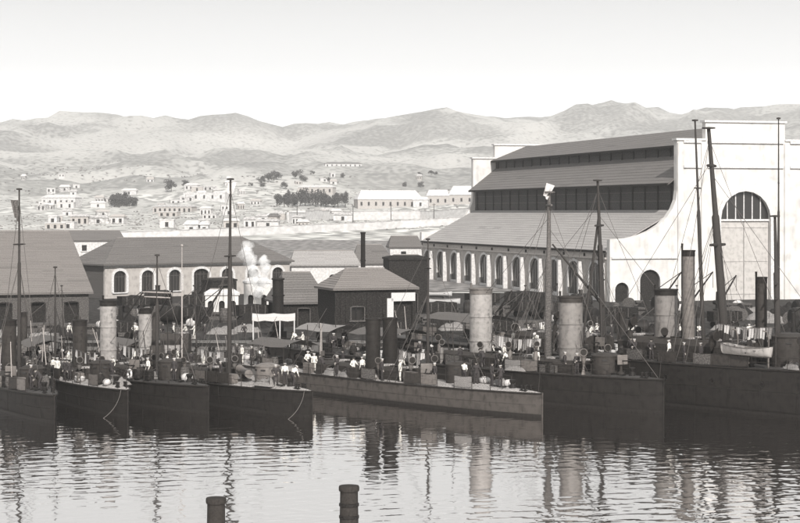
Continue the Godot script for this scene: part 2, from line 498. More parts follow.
func build_great_shed() -> void:
	var t := thing("ship_shed", "huge boatbuilding shed with white stepped gable and double clerestory roof", "shed", Vector3(31.5, QUAY, -270.0), atan2(0.2745, 0.9616))
	var W := 44.8; var LEN := 100.0; var cx := 22.4
	# gable outline
	var half: Array = [Vector2(0, 9.4), Vector2(0.7, 9.4)]
	for i in 9:
		var a := PI * 0.5 * i / 8
		half.append(Vector2(0.7 + 10.3 * sin(a), 9.4 + 7.4 * (1.0 - cos(a))))
	half.append_array([Vector2(11.0, 24.4), Vector2(15.7, 24.4), Vector2(15.7, 27.2)])
	var outline: Array = half.duplicate()
	for i in range(half.size() - 1, -1, -1): outline.append(Vector2(W - half[i].x, half[i].y))
	for g in 2:
		var poly := PackedVector2Array([Vector2(0, 0)])
		if g == 0:
			for o in [[1.9, 2.2, 2.9], [6.5, 3.3, 4.8], [cx, 8.4, 16.7], [W - 6.5, 3.3, 4.8], [W - 1.9, 2.2, 2.9]]:
				poly.append_array(arch_pts(o[0], o[1], 0.0, o[2], o[1] * 0.5 if o[1] < 4 else 4.3, 16))
		poly.append(Vector2(W, 0))
		for i in range(outline.size() - 1, -1, -1): poly.append(outline[i])
		var st := S(); prism(st, poly, -1.2, 0.0, Transform3D(Basis.IDENTITY, Vector3(0, 0, -g * (LEN - 1.2))))
		var gable := obj("gable_wall", st, M.facade, t)
		var z := 0.0 if g == 0 else -LEN + 1.2
		for pr in [[15.7, W - 15.7, 27.2], [11.0, 15.5, 24.4], [W - 15.5, W - 11.0, 24.4]]:
			st = S(); box(st, Vector3((pr[0] + pr[1]) * 0.5, pr[2] + 0.15, z - 0.6), Vector3(pr[1] - pr[0] + 0.5, 0.3, 1.7)); obj("coping", st, M.trim, gable)
		if g == 0:
			for x in [11.5, 15.4, W - 15.4, W - 11.5]:
				st = S(); box(st, Vector3(x, 12.0, 0.12), Vector3(0.9, 24.0, 0.24)); obj("pilaster", st, M.facade, gable)
			for s in [[13.45, 2.9], [cx, 12.8], [W - 13.45, 2.9]]:
				for y in [20.4, 24.2]:
					st = S(); box(st, Vector3(s[0], y, 0.14), Vector3(s[1], 0.35, 0.28)); obj("string_course", st, M.trim, gable)
			for s in [[5.6, 10.7], [W - 5.6, 10.7]]:
				st = S(); box(st, Vector3(s[0], 6.6, 0.12), Vector3(s[1], 0.3, 0.24)); obj("string_course", st, M.trim, gable)
			st = S(); arch_band(st, cx, 8.4, 0.0, 16.7, 4.3, 0.6, 0.005, 0.22); obj("surround", st, M.trim, gable)
	# great door and fanlight
	var st2 := S(); prism(st2, arch_pts(cx, 8.5, 12.4, 16.75, 4.35, 16), -0.75, -0.65)
	var fan := obj("fanlight", st2, M.pane, t)
	for k in 5:
		var bx := cx + (k - 2) * 1.4
		var hh := 4.3 * sqrt(1.0 - pow((bx - cx) / 4.2, 2.0))
		st2 = S(); box(st2, Vector3(bx, 12.4 + hh * 0.5, -0.58), Vector3(0.16, hh, 0.12)); obj("glazing_bar", st2, M.trim, fan)
	st2 = S(); box(st2, Vector3(cx, 12.25, -0.5), Vector3(8.38, 0.3, 0.3)); obj("transom", st2, M.trim, fan)
	for s in [-1.0, 1.0]:
		st2 = S(); box(st2, Vector3(cx + s * 2.1, 6.05, -0.7), Vector3(4.1, 12.05, 0.2))
		var leaf := obj("door_leaf", st2, M.door_grey, t)
		for y in [1.0, 6.0, 11.2]:
			st2 = S(); box(st2, Vector3(cx + s * 2.1, y, -0.56), Vector3(3.9, 0.22, 0.06)); obj("rail", st2, M.door_grey, leaf)
	for o in [[1.9, 2.2, 2.9], [6.5, 3.3, 4.8], [W - 6.5, 3.3, 4.8], [W - 1.9, 2.2, 2.9]]:
		window(t, {"x": o[0], "w": o[1], "top": o[2], "rise": o[1] * 0.5, "sill": 0.0, "trim": 0.35}, 0.0, M.trim, false)
	# roofs and clerestories
	for s in 2:
		var fx := func(x: float) -> float: return x if s == 0 else W - x
		for r in [["aisle_roof", -0.1, 7.4, 11.2, 13.55, "roof_pale"], ["nave_roof", 10.1, 17.65, 15.9, 22.15, "roof_mid"], ["lantern_roof", 14.9, 23.75, 22.4, 26.75, "roof_mid"]]:
			st2 = S(); st2.set_color(Color(0.9, 0.9, 0.9))
			prism(st2, PackedVector2Array([Vector2(fx.call(r[1]), r[2]), Vector2(fx.call(r[3]), r[4]), Vector2(fx.call(r[3]), r[4] + 0.25), Vector2(fx.call(r[1]), r[2] + 0.25)]), -LEN + 1.22, -1.22)
			var q0 := Vector3(fx.call(r[1]), r[2] + 0.26, -1.22); var q1 := Vector3(fx.call(r[3]), r[4] + 0.26, -1.22)
			var back := Vector3(0, 0, -LEN + 2.44)
			tiled_slope(st2, q0, q0 + back, q1 + back, q1, 0.8, 4.2, 0.03)
			var rf := obj(r[0], st2, M[r[5]], t)
			st2 = S(); box(st2, Vector3(fx.call(r[1] - 0.06), r[2] + 0.06, -LEN * 0.5), Vector3(0.2, 0.3, LEN - 2.6)); obj("gutter", st2, M.timber_dark, rf)
		for c in [["clerestory", 11.45, 13.0, 18.0], ["lantern_clerestory", 15.9, 21.9, 24.1]]:
			st2 = S(); box(st2, Vector3(fx.call(c[1] + 0.15), (c[2] + c[3]) * 0.5, -LEN * 0.5), Vector3(0.3, c[3] - c[2], LEN - 2.5))
			var cl := obj(c[0], st2, M.louvre, t)
			for k in 20:
				st2 = S(); box(st2, Vector3(fx.call(c[1] - 0.08), (c[2] + c[3]) * 0.5, -3.0 - k * 4.95), Vector3(0.14, c[3] - c[2] - 0.3, 0.3)); obj("post", st2, M.timber_dark, cl)
				if c[0] == "clerestory":
					for y in [15.2, 16.6]:
						st2 = S(); box(st2, Vector3(fx.call(c[1] - 0.04), y, -5.45 - k * 4.95 if k < 19 else -97.6), Vector3(0.1, 0.16, 4.5 if k < 19 else 1.4)); obj("louvre_rail", st2, M.timber_mid, cl)
		# side wall with its arcade
		var ops: Array = []
		var bay := (LEN - 2.4) / 11.0
		for k in 11: ops.append({"x": bay * (k + 0.5), "w": 5.0, "top": 5.8, "rise": 2.0, "sill": 0.0})
		var xf := Transform3D(Basis(Vector3(0, 0, -1), Vector3.UP, Vector3(1, 0, 0)), Vector3(0.0 if s == 0 else W - 0.6, 0, -1.2))
		st2 = S(); prism(st2, wall_comb(LEN - 2.4, 7.35, ops), 0.0, 0.6, xf)
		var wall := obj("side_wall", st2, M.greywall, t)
		var out := -1.0 if s == 0 else 1.0
		var x_out := 0.0 if s == 0 else W
		for k in 11:
			var zc: float = -1.2 - bay * (k + 0.5)
			st2 = S()
			prism(st2, arch_pts(bay * (k + 0.5), 5.1, 0.5, 5.85, 2.0), 0.20, 0.26, xf)
			var w := obj("window", st2, M.pane, t)
			for q in [-1.2, 0.0, 1.2]:
				st2 = S(); box(st2, Vector3(x_out - out * 0.17, 2.9, zc + q), Vector3(0.06, 4.9, 0.14)); obj("glazing_bar", st2, M.timber_mid, w)
			st2 = S(); box(st2, Vector3(x_out - out * 0.2, 0.3, zc), Vector3(0.6, 0.6, 4.98)); obj("sill", st2, M.trim, w)
			st2 = S()
			var bp := arch_pts(bay * (k + 0.5), 5.02, 0.6, 5.81, 2.0)
			var bo := arch_pts(bay * (k + 0.5), 5.9, 0.6, 6.25, 2.45); bo.reverse(); bp.append_array(bo)
			prism(st2, bp, -0.14 if s == 0 else 0.6, 0.0 if s == 0 else 0.74, xf)
			obj("arch_surround", st2, M.trim, w)
		for k in 12:
			st2 = S(); box(st2, Vector3(x_out + out * 0.37, 2.9, -1.2 - clampf(bay * (k + 0.5) - 3.35, 0.4, LEN - 2.9)), Vector3(0.74, 5.8, 0.6)); obj("pilaster", st2, M.plaster, wall)
			st2 = S(); box(st2, Vector3(x_out + out * 0.1, 6.9, -1.2 - clampf(bay * k, 0.5, LEN - 2.9)), Vector3(0.2, 0.5, 0.3)); obj("bracket", st2, M.timber_dark, wall)
		st2 = S(); box(st2, Vector3(x_out + out * 0.15, 6.5, -LEN * 0.5), Vector3(0.3, 0.25, LEN - 2.6)); obj("cornice", st2, M.greywall, wall)

func build_near_buildings() -> void:
	# long workshop with arched windows
	var ops: Array = []
	for k in 7:
		if k == 3: ops.append({"x": 2.6 + 5 * k, "w": 2.9, "top": 4.35, "rise": 0.9, "sill": 0.0, "trim": 0.4})
		else: ops.append({"x": 2.6 + 5 * k, "w": 2.2, "top": 4.3, "rise": 0.95, "sill": 0.9, "trim": 0.42})
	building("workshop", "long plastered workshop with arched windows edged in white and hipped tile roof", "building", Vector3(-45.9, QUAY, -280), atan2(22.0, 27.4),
		{"L": 35.1, "W": 10.5, "H": 5.1, "rise": 4.0, "hl": 5.0, "hr": 6.0, "oh": 0.6, "wall": M.greywall, "end": M.timber_mid, "roof": M.roof_mid, "ops": ops, "cornice": true})  # the left end wall takes a darker tone than the other walls
	# big tiled shed at the basin's corner
	var sops: Array = []
	for k in 8: sops.append({"x": 3.5 + 4.0 * k, "w": 1.5, "top": 2.5, "rise": 0.05, "sill": 0.0, "trim": 0.15})
	building("tiled_shed", "low shed under a huge plain grey tile roof", "shed", Vector3(-69.9, QUAY, -209.2), 0.325,
		{"L": 33.6, "W": 33.0, "H": 3.5, "rise": 7.3, "hl": 0.0, "hr": 0.0, "oh": 0.5, "wall": M.timber_mid, "roof": M.roof_dark, "ops": sops, "trim": M.timber_dark, "bars": false})
	# hut on the quay
	var hut := building("quay_hut", "dark timber hut with hipped roof on the quay", "hut", Vector3(-7.2, QUAY, -200), atan2(0.34, 0.94),
		{"L": 9.5, "W": 6.5, "H": 4.75, "rise": 2.1, "hl": 2.2, "hr": 2.6, "oh": 0.35, "wall": M.timber_dark, "roof": M.roof_dark, "bars": false, "trim": M.timber_mid,
		"ops": [{"x": 2.6, "w": 1.5, "top": 2.9, "rise": 0.05, "sill": 1.4, "trim": 0.12}, {"x": 8.0, "w": 2.3, "top": 3.4, "rise": 0.05, "sill": 0.0, "trim": 0.0}]})
	for b in [[6.45, 1.9, 0.75, 3.8], [8.0, 3.95, 2.85, 0.95]]:
		var st := S(); box(st, Vector3(b[0], b[1], 0.09), Vector3(b[2], b[3], 0.16)); obj("door_frame", st, M.white_paint, hut)
	for k in range(1, 10):
		var st := S(); box(st, Vector3(k * 0.62, 2.4, 0.04), Vector3(0.07, 4.6, 0.07)); obj("batten", st, M.timber_dark, hut)
	building("tarred_store", "tall dark tarred timber store behind the hut", "shed", P(389, 313, 240), 0.12,
		{"L": 5.4, "W": 7.0, "H": 7.05, "rise": 0.35, "hl": 1.0, "hr": 1.0, "oh": 0.15, "wall": M.timber_dark, "roof": M.timber_dark, "bars": false, "trim": M.timber_mid,
		"ops": [{"x": 3.0, "w": 1.6, "top": 2.6, "rise": 0.05, "sill": 0.0, "trim": 0.1}]})
	building("net_store", "small store with one wide sloping grey roof beside the hut", "shed", Vector3(-13.9, QUAY, -212), 0.25,
		{"L": 5.2, "W": 9.0, "H": 2.6, "rise": 3.4, "hl": 0.9, "hr": 0.9, "oh": 0.4, "wall": M.timber_dark, "roof": M.roof_mid, "bars": false, "trim": M.timber_mid,
		"ops": [{"x": 2.6, "w": 1.4, "top": 2.1, "rise": 0.05, "sill": 0.0, "trim": 0.1}]})
	building("low_house", "low white house with pale tiled roof and small openings", "house", Vector3(-18.4, QUAY, -305), 0.10,
		{"L": 11.4, "W": 8.0, "H": 4.3, "rise": 2.3, "hl": 0.6, "hr": 0.6, "oh": 0.4, "wall": M.plaster, "roof": M.roof_pale, "bars": false,
		"ops": [{"x": 1.6, "w": 1.2, "top": 2.9, "rise": 0.5, "sill": 1.0, "trim": 0.0}, {"x": 7.0, "w": 1.2, "top": 2.9, "rise": 0.5, "sill": 1.0, "trim": 0.0}, {"x": 10.0, "w": 1.2, "top": 2.9, "rise": 0.5, "sill": 0.0, "trim": 0.0}]})
	building("low_house", "white house with tall grey hipped roof behind the dark store", "house", Vector3(-8.2, QUAY, -318), 0.06,
		{"L": 7.4, "W": 9.0, "H": 4.2, "rise": 3.2, "hl": 0.8, "hr": 2.2, "oh": 0.3, "wall": M.plaster, "roof": M.roof_mid, "bars": false,
		"ops": [{"x": 2.0, "w": 1.1, "top": 2.8, "rise": 0.05, "sill": 1.0, "trim": 0.0}, {"x": 5.2, "w": 1.1, "top": 2.8, "rise": 0.05, "sill": 1.0, "trim": 0.0}]})
	building("tall_house", "small two storey white house with one square upper window", "house", Vector3(-1.9, QUAY, -345), 0.08,
		{"L": 6.0, "W": 7.0, "H": 6.6, "rise": 2.0, "hl": 0.4, "hr": 0.4, "oh": 0.3, "wall": M.plaster, "roof": M.roof_mid, "bars": false,
		"ops": [{"x": 2.6, "w": 1.0, "top": 6.0, "rise": 0.05, "sill": 5.0, "trim": 0.0}]})
	building("yard_house", "white yard house with lean grey roof behind the tiled shed", "house", Vector3(-76.0, QUAY, -410), 0.25,
		{"L": 13.0, "W": 9.0, "H": 6.8, "rise": 2.2, "hl": 0.6, "hr": 0.6, "oh": 0.3, "wall": M.plaster, "roof": M.roof_mid, "bars": false,
		"ops": [{"x": 4.0, "w": 1.1, "top": 6.0, "rise": 0.05, "sill": 4.6, "trim": 0.0}, {"x": 9.0, "w": 1.1, "top": 6.0, "rise": 0.05, "sill": 4.6, "trim": 0.0}]})
	building("wagon_shed", "dark boarded wagon shed against the workshop front", "shed", P(211, 301, 272), atan2(22.0, 27.4),
		{"L": 4.6, "W": 2.6, "H": 2.9, "rise": 0.3, "hl": 0.3, "hr": 0.3, "oh": 0.1, "wall": M.timber_dark, "roof": M.timber_dark, "bars": false, "trim": M.timber_mid,
		"ops": [{"x": 2.3, "w": 1.8, "top": 2.3, "rise": 0.05, "sill": 0.0, "trim": 0.1}]})
	# chimney pipes
	pipe_stack(P(363, 0, 208), 15.5 - 20.0 / FOC * 208.0, 0.28, "thin iron chimney pipe rising behind the quay hut")
	pipe_stack(P(278, 0, 192), 15.5 - 66.0 / FOC * 192.0, 0.62, "short fat black boiler chimney on the quay")
func pipe_stack(at: Vector3, top: float, r: float, label: String) -> void:
	var t := thing("chimney_pipe", label, "chimney", Vector3(at.x, QUAY, at.z))
	var h := top - QUAY
	var st := S(); lathe(st, [Vector2(r * 1.5, 0), Vector2(r * 1.5, 0.8), Vector2(r, 0.9), Vector2(r * 0.92, h), Vector2(r * 0.7, h), Vector2(r * 0.7, h - 1.0)], 12); obj("flue", st, M.iron, t)
	for y in [h * 0.35, h * 0.7, h - 0.18]:
		st = S(); lathe(st, [Vector2(r * 0.9, y), Vector2(r * 1.14, y), Vector2(r * 1.14, y + 0.16), Vector2(r * 0.9, y + 0.16)], 12); obj("band", st, M.iron, t)

# ---------- far town ----------
func far_house(called: String, label: String, pl: float, pr: float, top: float, eave: float, base: float, roof: Material, wall: Material, nwin: int, group := "", kind := "gable") -> void:
	var g := ground_at((pl + pr) * 0.5, base)
	var d := -g.z
	var w := (pr - pl) / FOC * d
	var h := maxf((base - eave) / FOC * d, 1.6); var rise := (eave - top) / FOC * d
	var dep := clampf(w * 0.7, 5.0, 11.0)
	var t := thing(called, label, "house", g + Vector3(0, -0.4, 0), rng.randf_range(-0.25, 0.3), group)
	h += 0.4
	var st := S(); box(st, Vector3(0, h * 0.5 - 1.2, -dep * 0.5), Vector3(w, h + 2.4, dep)); obj("wall", st, wall, t)
	if kind == "flat":
		st = S(); box(st, Vector3(0, h + 0.15, -dep * 0.5), Vector3(w + 0.3, 0.3, dep + 0.3)); obj("roof", st, roof, t)
	else:
		var rt := S()
		rt.set_smooth_group(-1)
		hip_roof(rt, w, dep, h + 0.2, maxf(rise, 0.8), 0.35, w * 0.08, w * 0.08, 0.18)
		var r := obj("roof", rt, roof, t); r.position.x = -w * 0.5
	for k in nwin:
		var x := -w * 0.5 + w * (k + 0.5) / nwin
		var tall := minf(h * 0.55, 2.2)
		st = S(); box(st, Vector3(x, h * 0.5, 0.03), Vector3(minf(1.2, w / nwin * 0.4), tall, 0.1))
		var wn := obj("window", st, M.pane, t)
		st = S(); box(st, Vector3(x, h * 0.5 - tall * 0.5 - 0.1, 0.1), Vector3(minf(1.5, w / nwin * 0.55), 0.14, 0.24)); obj("sill", st, M.trim, wn)
func long_wall(label: String, pts: Array, hgt: float, th := 0.6) -> void:
	var a0: Vector3 = ground_at(pts[0][0], pts[0][1])
	var t := thing("boundary_wall", label, "wall", a0)
	for i in pts.size() - 1:
		var a: Vector3 = ground_at(pts[i][0], pts[i][1]) - a0; var b: Vector3 = ground_at(pts[i + 1][0], pts[i + 1][1]) - a0
		var st := S()
		var n := 8
		for k in n:
			var p := a.lerp(b, (k + 0.5) / n)
			var y := terr(p.x + a0.x, p.z + a0.z) - a0.y
			var dir := (b - a); dir.y = 0
			var len := dir.length() / n
			st = S(); box(st, Vector3(p.x, y + hgt * 0.5 - 1.0, p.z), Vector3(len + 0.02 * (k % 2), hgt + 2.0, th + 0.01 * (k % 2)), Basis(Vector3.UP, atan2(-dir.z, dir.x)))
			var s := obj("wall_section", st, M.house_white, t)
			st = S(); box(st, Vector3(p.x, y + hgt + 0.1, p.z), Vector3(len, 0.2, th + 0.25), Basis(Vector3.UP, atan2(-dir.z, dir.x))); obj("coping", st, M.far_roof, s)
var crowns: Array = []
func crown_mesh(seed: int) -> ArrayMesh:
	var r := RandomNumberGenerator.new(); r.seed = seed
	var st := S()
	var lumps: Array = []
	for i in 9: lumps.append([Vector3(r.randf_range(-0.62, 0.62), r.randf_range(-0.35, 0.6), r.randf_range(-0.62, 0.62)), r.randf_range(0.28, 0.5)])
	for i in 900:
		var l: Array = lumps[i % lumps.size()]
		var v: Vector3 = Vector3(r.randfn(), r.randfn(), r.randfn()).normalized() * pow(r.randf(), 0.4) * l[1] + l[0]
		var a := Vector3(r.randfn(), r.randfn(), r.randfn()).normalized() * 0.085
		var b := a.cross(Vector3(r.randfn(), r.randfn(), r.randfn())).normalized() * 0.06
		tri(st, v - a, v + b, v + a); tri(st, v - a, v + a, v - b)
	return done(st)
func tree(px: float, py: float, wpx: float, hpx: float, label: String, group: String, dry := false) -> void:
	var g := ground_at(px, py)
	var d := -g.z
	var w := wpx / FOC * d * 0.5; var h := hpx / FOC * d
	var t := thing("tree", label, "tree", g, rng.randf() * TAU, group)
	var st := S()
	var k := h * 0.32
	tube(st, [Vector3(0, -0.6, 0), Vector3(h * 0.02, k, 0), Vector3(h * 0.05, h * 0.62, h * 0.03)], [h * 0.035, h * 0.026, h * 0.008], 6)
	var tr := obj("trunk", st, M.bark, t)
	for q in 4:
		var a := TAU * q / 4 + rng.randf()
		st = S(); tube(st, [Vector3(h * 0.02, k * 0.9, 0), Vector3(cos(a) * w * 0.5, h * 0.6, sin(a) * w * 0.5)], [h * 0.016, h * 0.005], 5); obj("limb", st, M.bark, tr)
	var c := mesh_node("crown", crowns[rng.randi() % crowns.size()], M.leaf_dry if dry else M.leaf, t)
	c.position = Vector3(0, h * 0.5, 0); c.scale = Vector3(w * 1.15, h * 0.56, w * 1.15); c.rotation.y = rng.randf() * TAU
func build_town() -> void:
	for i in 4: crowns.append(crown_mesh(100 + i))
	var hw: Material = M.house_white
	far_house("long_store", "long white store with wide pale roof beside the shed's far end", 357, 424, 191, 200, 208, M.house_white, M.greywall, 9)
	far_house("far_house", "white house with dark doorway between the long store and its taller neighbour", 427, 449, 190, 196, 205, M.house_white, M.greywall, 3)
	far_house("far_house", "white roofed house with three dark openings nearest the shed's far gable", 449, 474, 186, 195, 204, M.house_white, M.greywall, 3)
	far_house("far_house", "tiny white house with one window before the long store", 413, 428, 197, 200, 208, M.house_white, hw, 1)
	far_house("barracks", "long low building with dark roof on the pale rise", 325, 362, 162.5, 164, 167, M.far_dark, hw, 8)
	far_house("far_house", "long grey building above the dark tree clump", 297, 333, 186, 188, 194, M.house_white, M.greywall, 6)
	far_house("far_house", "white building with a row of dark narrow windows on open ground", 40, 76, 195, 198, 206, M.house_white, hw, 6)
	far_house("far_house", "long grey house with a row of small dark windows", 152, 192, 205, 207, 213, M.far_roof, M.greywall, 8)
	far_house("far_house", "wide white flat house below two lone trees", 182, 226, 191, 193, 200, hw, hw, 5, "", "flat")
	far_house("far_house", "small dark house by the long white wall", 268, 277, 214, 217, 224, M.far_dark, M.greywall, 1)
	far_house("far_house", "white round-topped pair of sheds behind the workshop, the wider one", 184, 198, 221, 225, 234, hw, hw, 1)
	far_house("far_house", "white round-topped pair of sheds behind the workshop, the narrower one", 200, 208, 222, 225, 234, hw, hw, 1)
	rng.seed = 5
	for i in 120:
		var px := rng.randf_range(20, 470)
		var py := 176.0 + 54.0 * pow(rng.randf(), 0.7)
		if px > 270 and px < 352 and py > 186 and py < 212: continue
		if px > 350 and py > 184: continue
		var w := rng.randf_range(6, 17) * (0.55 + (py - 170) / 80.0)
		var h := rng.randf_range(3.2, 6.5) * (0.6 + (py - 170) / 90.0)
		var flat := rng.randf() < 0.5
		var wi := rng.randi() % 4; var ri := rng.randi() % 4; var nw := rng.randi_range(1, 3)
		var lab: String = "small %s house with %s and %s on the slopes" % [["white", "cream white", "pale grey", "grey"][wi], "flat white roof" if flat else ["light grey tiled roof", "grey tiled roof", "cream tiled roof", "white tiled roof"][ri], ["one window", "two windows", "three windows"][nw - 1]]
		far_house("far_house", lab, px - w * 0.5, px + w * 0.5, py - h - (0 if flat else 2), py - h, py,
			M.house_white if flat else [M.far_roof, M.greywall, M.plaster, M.house_white][ri], [M.house_white, M.plaster, M.far_roof, M.greywall][wi], nw, lab, "flat" if flat else "gable")
	long_wall("long low whitewashed wall running behind the workshop roof", [[60, 247], [110, 241], [180, 238.5], [250, 235.5], [330, 231.5], [400, 228], [476, 225]], 2.6)
	long_wall("tall whitewashed yard wall on the slope before the long store", [[288, 222.5], [350, 220.5], [420, 219], [482, 217]], 3.9)
	for p in [[297, 224], [353, 223], [391, 221.5], [434, 219.5]]:
		var g := ground_at(p[0], p[1])
		var t := thing("telegraph_pole", "slender telegraph pole standing along the white wall", "pole", g, 0.0, "telegraph poles by the wall")
		var st := S(); tube(st, [Vector3(0, -0.5, 0), Vector3(0, 7.2, 0)], [0.2, 0.13], 6); obj("post", st, M.spar, t)
		st = S(); box(st, Vector3(0, 6.7, 0), Vector3(1.8, 0.14, 0.14)); obj("crossarm", st, M.spar, t)
	for i in 15: tree(278 + i * 4.7 + rng.randf_range(-1.5, 1.5), 207.5 - rng.randf_range(0, 1.2), rng.randf_range(7, 15), rng.randf_range(8, 18), "dense dark tree in the long clump above the white wall", "clump of trees above the wall")
	for p in [[268, 182, 13, 9], [262, 184, 9, 8], [277, 180, 12, 10], [296, 179, 11, 9], [303, 182, 9, 7], [284, 189, 9, 7], [263, 188, 7, 5], [328, 182, 5, 5], [343, 178, 6, 5], [313, 175, 5, 4], [251, 187, 5, 4], [420, 176, 5, 4], [431, 175, 7, 4], [436, 176, 5, 4], [405, 187, 6, 5], [421, 188, 7, 6]]:
		tree(p[0], p[1], p[2], p[3], "scattered dark bush-like tree on the slope", "trees scattered on the slope", true)
	tree(171, 192, 13, 12, "round lone tree above the wide white flat house, the larger of two", "")
	tree(185, 187, 8, 7, "round lone tree above the wide white flat house, the smaller of two", "")
	tree(136, 207, 12, 11, "low dark tree at the edge of the small dark clump", "")
	for t4 in [[114, 207, 11, 15], [119, 207.5, 12, 17], [124, 207, 11, 15], [129, 207, 10, 12]]: tree(t4[0], t4[1], t4[2], t4[3], "tall dense tree in the small dark clump among white houses", "small dark clump of trees")

func build_scrub() -> void:
	# low scrub over the dry slopes: far too many to count
	var r := RandomNumberGenerator.new(); r.seed = 88
	var st := S()
	for i in 26:
		var v := Vector3(r.randfn(), absf(r.randfn()) * 0.8, r.randfn()).normalized() * r.randf_range(0.35, 0.6)
		var a := Vector3(r.randfn(), r.randfn(), r.randfn()).normalized() * 0.45
		var b := a.cross(Vector3(r.randfn(), r.randfn(), r.randfn())).normalized() * 0.3
		tri(st, v - a, v + b, v + a); tri(st, v - a, v + a, v - b)
	var mm := MultiMesh.new()
	mm.transform_format = MultiMesh.TRANSFORM_3D
	mm.mesh = done(st)
	var cl := FastNoiseLite.new(); cl.frequency = 0.004; cl.seed = 14; cl.fractal_octaves = 3
	var xs: Array[Transform3D] = []
	for i in 24000:
		var px := r.randf_range(-120, 920); var d := 640.0 * pow(2.7, r.randf())
		var x := (px - 400.0) / FOC * d
		if r.randf() > 0.34 + 0.9 * cl.get_noise_2d(x, -d) + 0.25 * clampf((d - 1300.0) / 800.0, 0.0, 1.0): continue
		var k := r.randf_range(0.4, 1.2) * clampf(d / 1500.0, 0.5, 1.3)
		xs.append(Transform3D(Basis(Vector3.UP, r.randf() * TAU).scaled(Vector3(k * 1.3, k, k * 1.3)), Vector3(x, terr(x, -d) - 0.1, -d)))
	mm.instance_count = xs.size()
	for i in xs.size(): mm.set_instance_transform(i, xs[i])
	var o := MultiMeshInstance3D.new()
	o.multimesh = mm; o.material_override = M.scrub_leaf
	o.name = "scrub"; add_child(o)
	tag(o, "low dry scrub dotted over the pale hillsides", "scrub"); o.set_meta("kind", "stuff")

# ---------- boats ----------
# a boat's own frame: bow at the origin, x aft is negative, z to its right hand; s = metres aft of the bow
func half_beam(c: Dictionary, s: float) -> float:
	var u: float = clampf(s / c.L, 0.0, 1.0)
	var f := pow(1.0 - pow(1.0 - clampf(u / 0.46, 0.0, 1.0), 2.0), 0.8)
	var a := 1.0
	if u > 0.62: a = 1.0 - 0.6 * pow((u - 0.62) / 0.38, 2.0)
	return maxf(c.B * 0.5 * f * a, 0.035)
func sheer(c: Dictionary, s: float) -> float:
	var u: float = clampf(s / c.L, 0.0, 1.0)
	return c.fb + c.rise * pow(maxf(0.0, 1.0 - u / 0.5), 2.0) + 0.08 * pow(maxf(0.0, (u - 0.6) / 0.4), 2.0)
func camber(c: Dictionary, s: float) -> float:
	var u: float = clampf(s / c.L, 0.0, 1.0)
	return lerpf(c.turtle, 0.1, smoothstep(0.16, 0.34, u)) * pow(half_beam(c, s) / (c.B * 0.5), 0.7)
func deck_y(c: Dictionary, s: float, z: float) -> float:
	var b := half_beam(c, s)
	return sheer(c, s) + camber(c, s) * (1.0 - pow(clampf(z / b, -1.0, 1.0), 2.0))
func on_deck(c: Dictionary, s: float, z: float, up := 0.0) -> Vector3:
	return c.node.transform * Vector3(-s, deck_y(c, s, z) + up, z)
func s_at(c: Dictionary, px: float, z := 0.0) -> float:
	# where along the boat a sight line in this bearing meets its axis (or a line z off it)
	var k := (px - 400.0) / FOC
	var side := Vector2(-c.dir.y, c.dir.x) * z
	return (c.bow.x + side.x - k * (-(c.bow.y + side.y))) / (c.dir.x + k * c.dir.y)
func top_at(c: Dictionary, s: float, py: float) -> float:
	var d: float = -c.bow.y + c.dir.y * s
	return EYE - (py - 212.0) / FOC * d
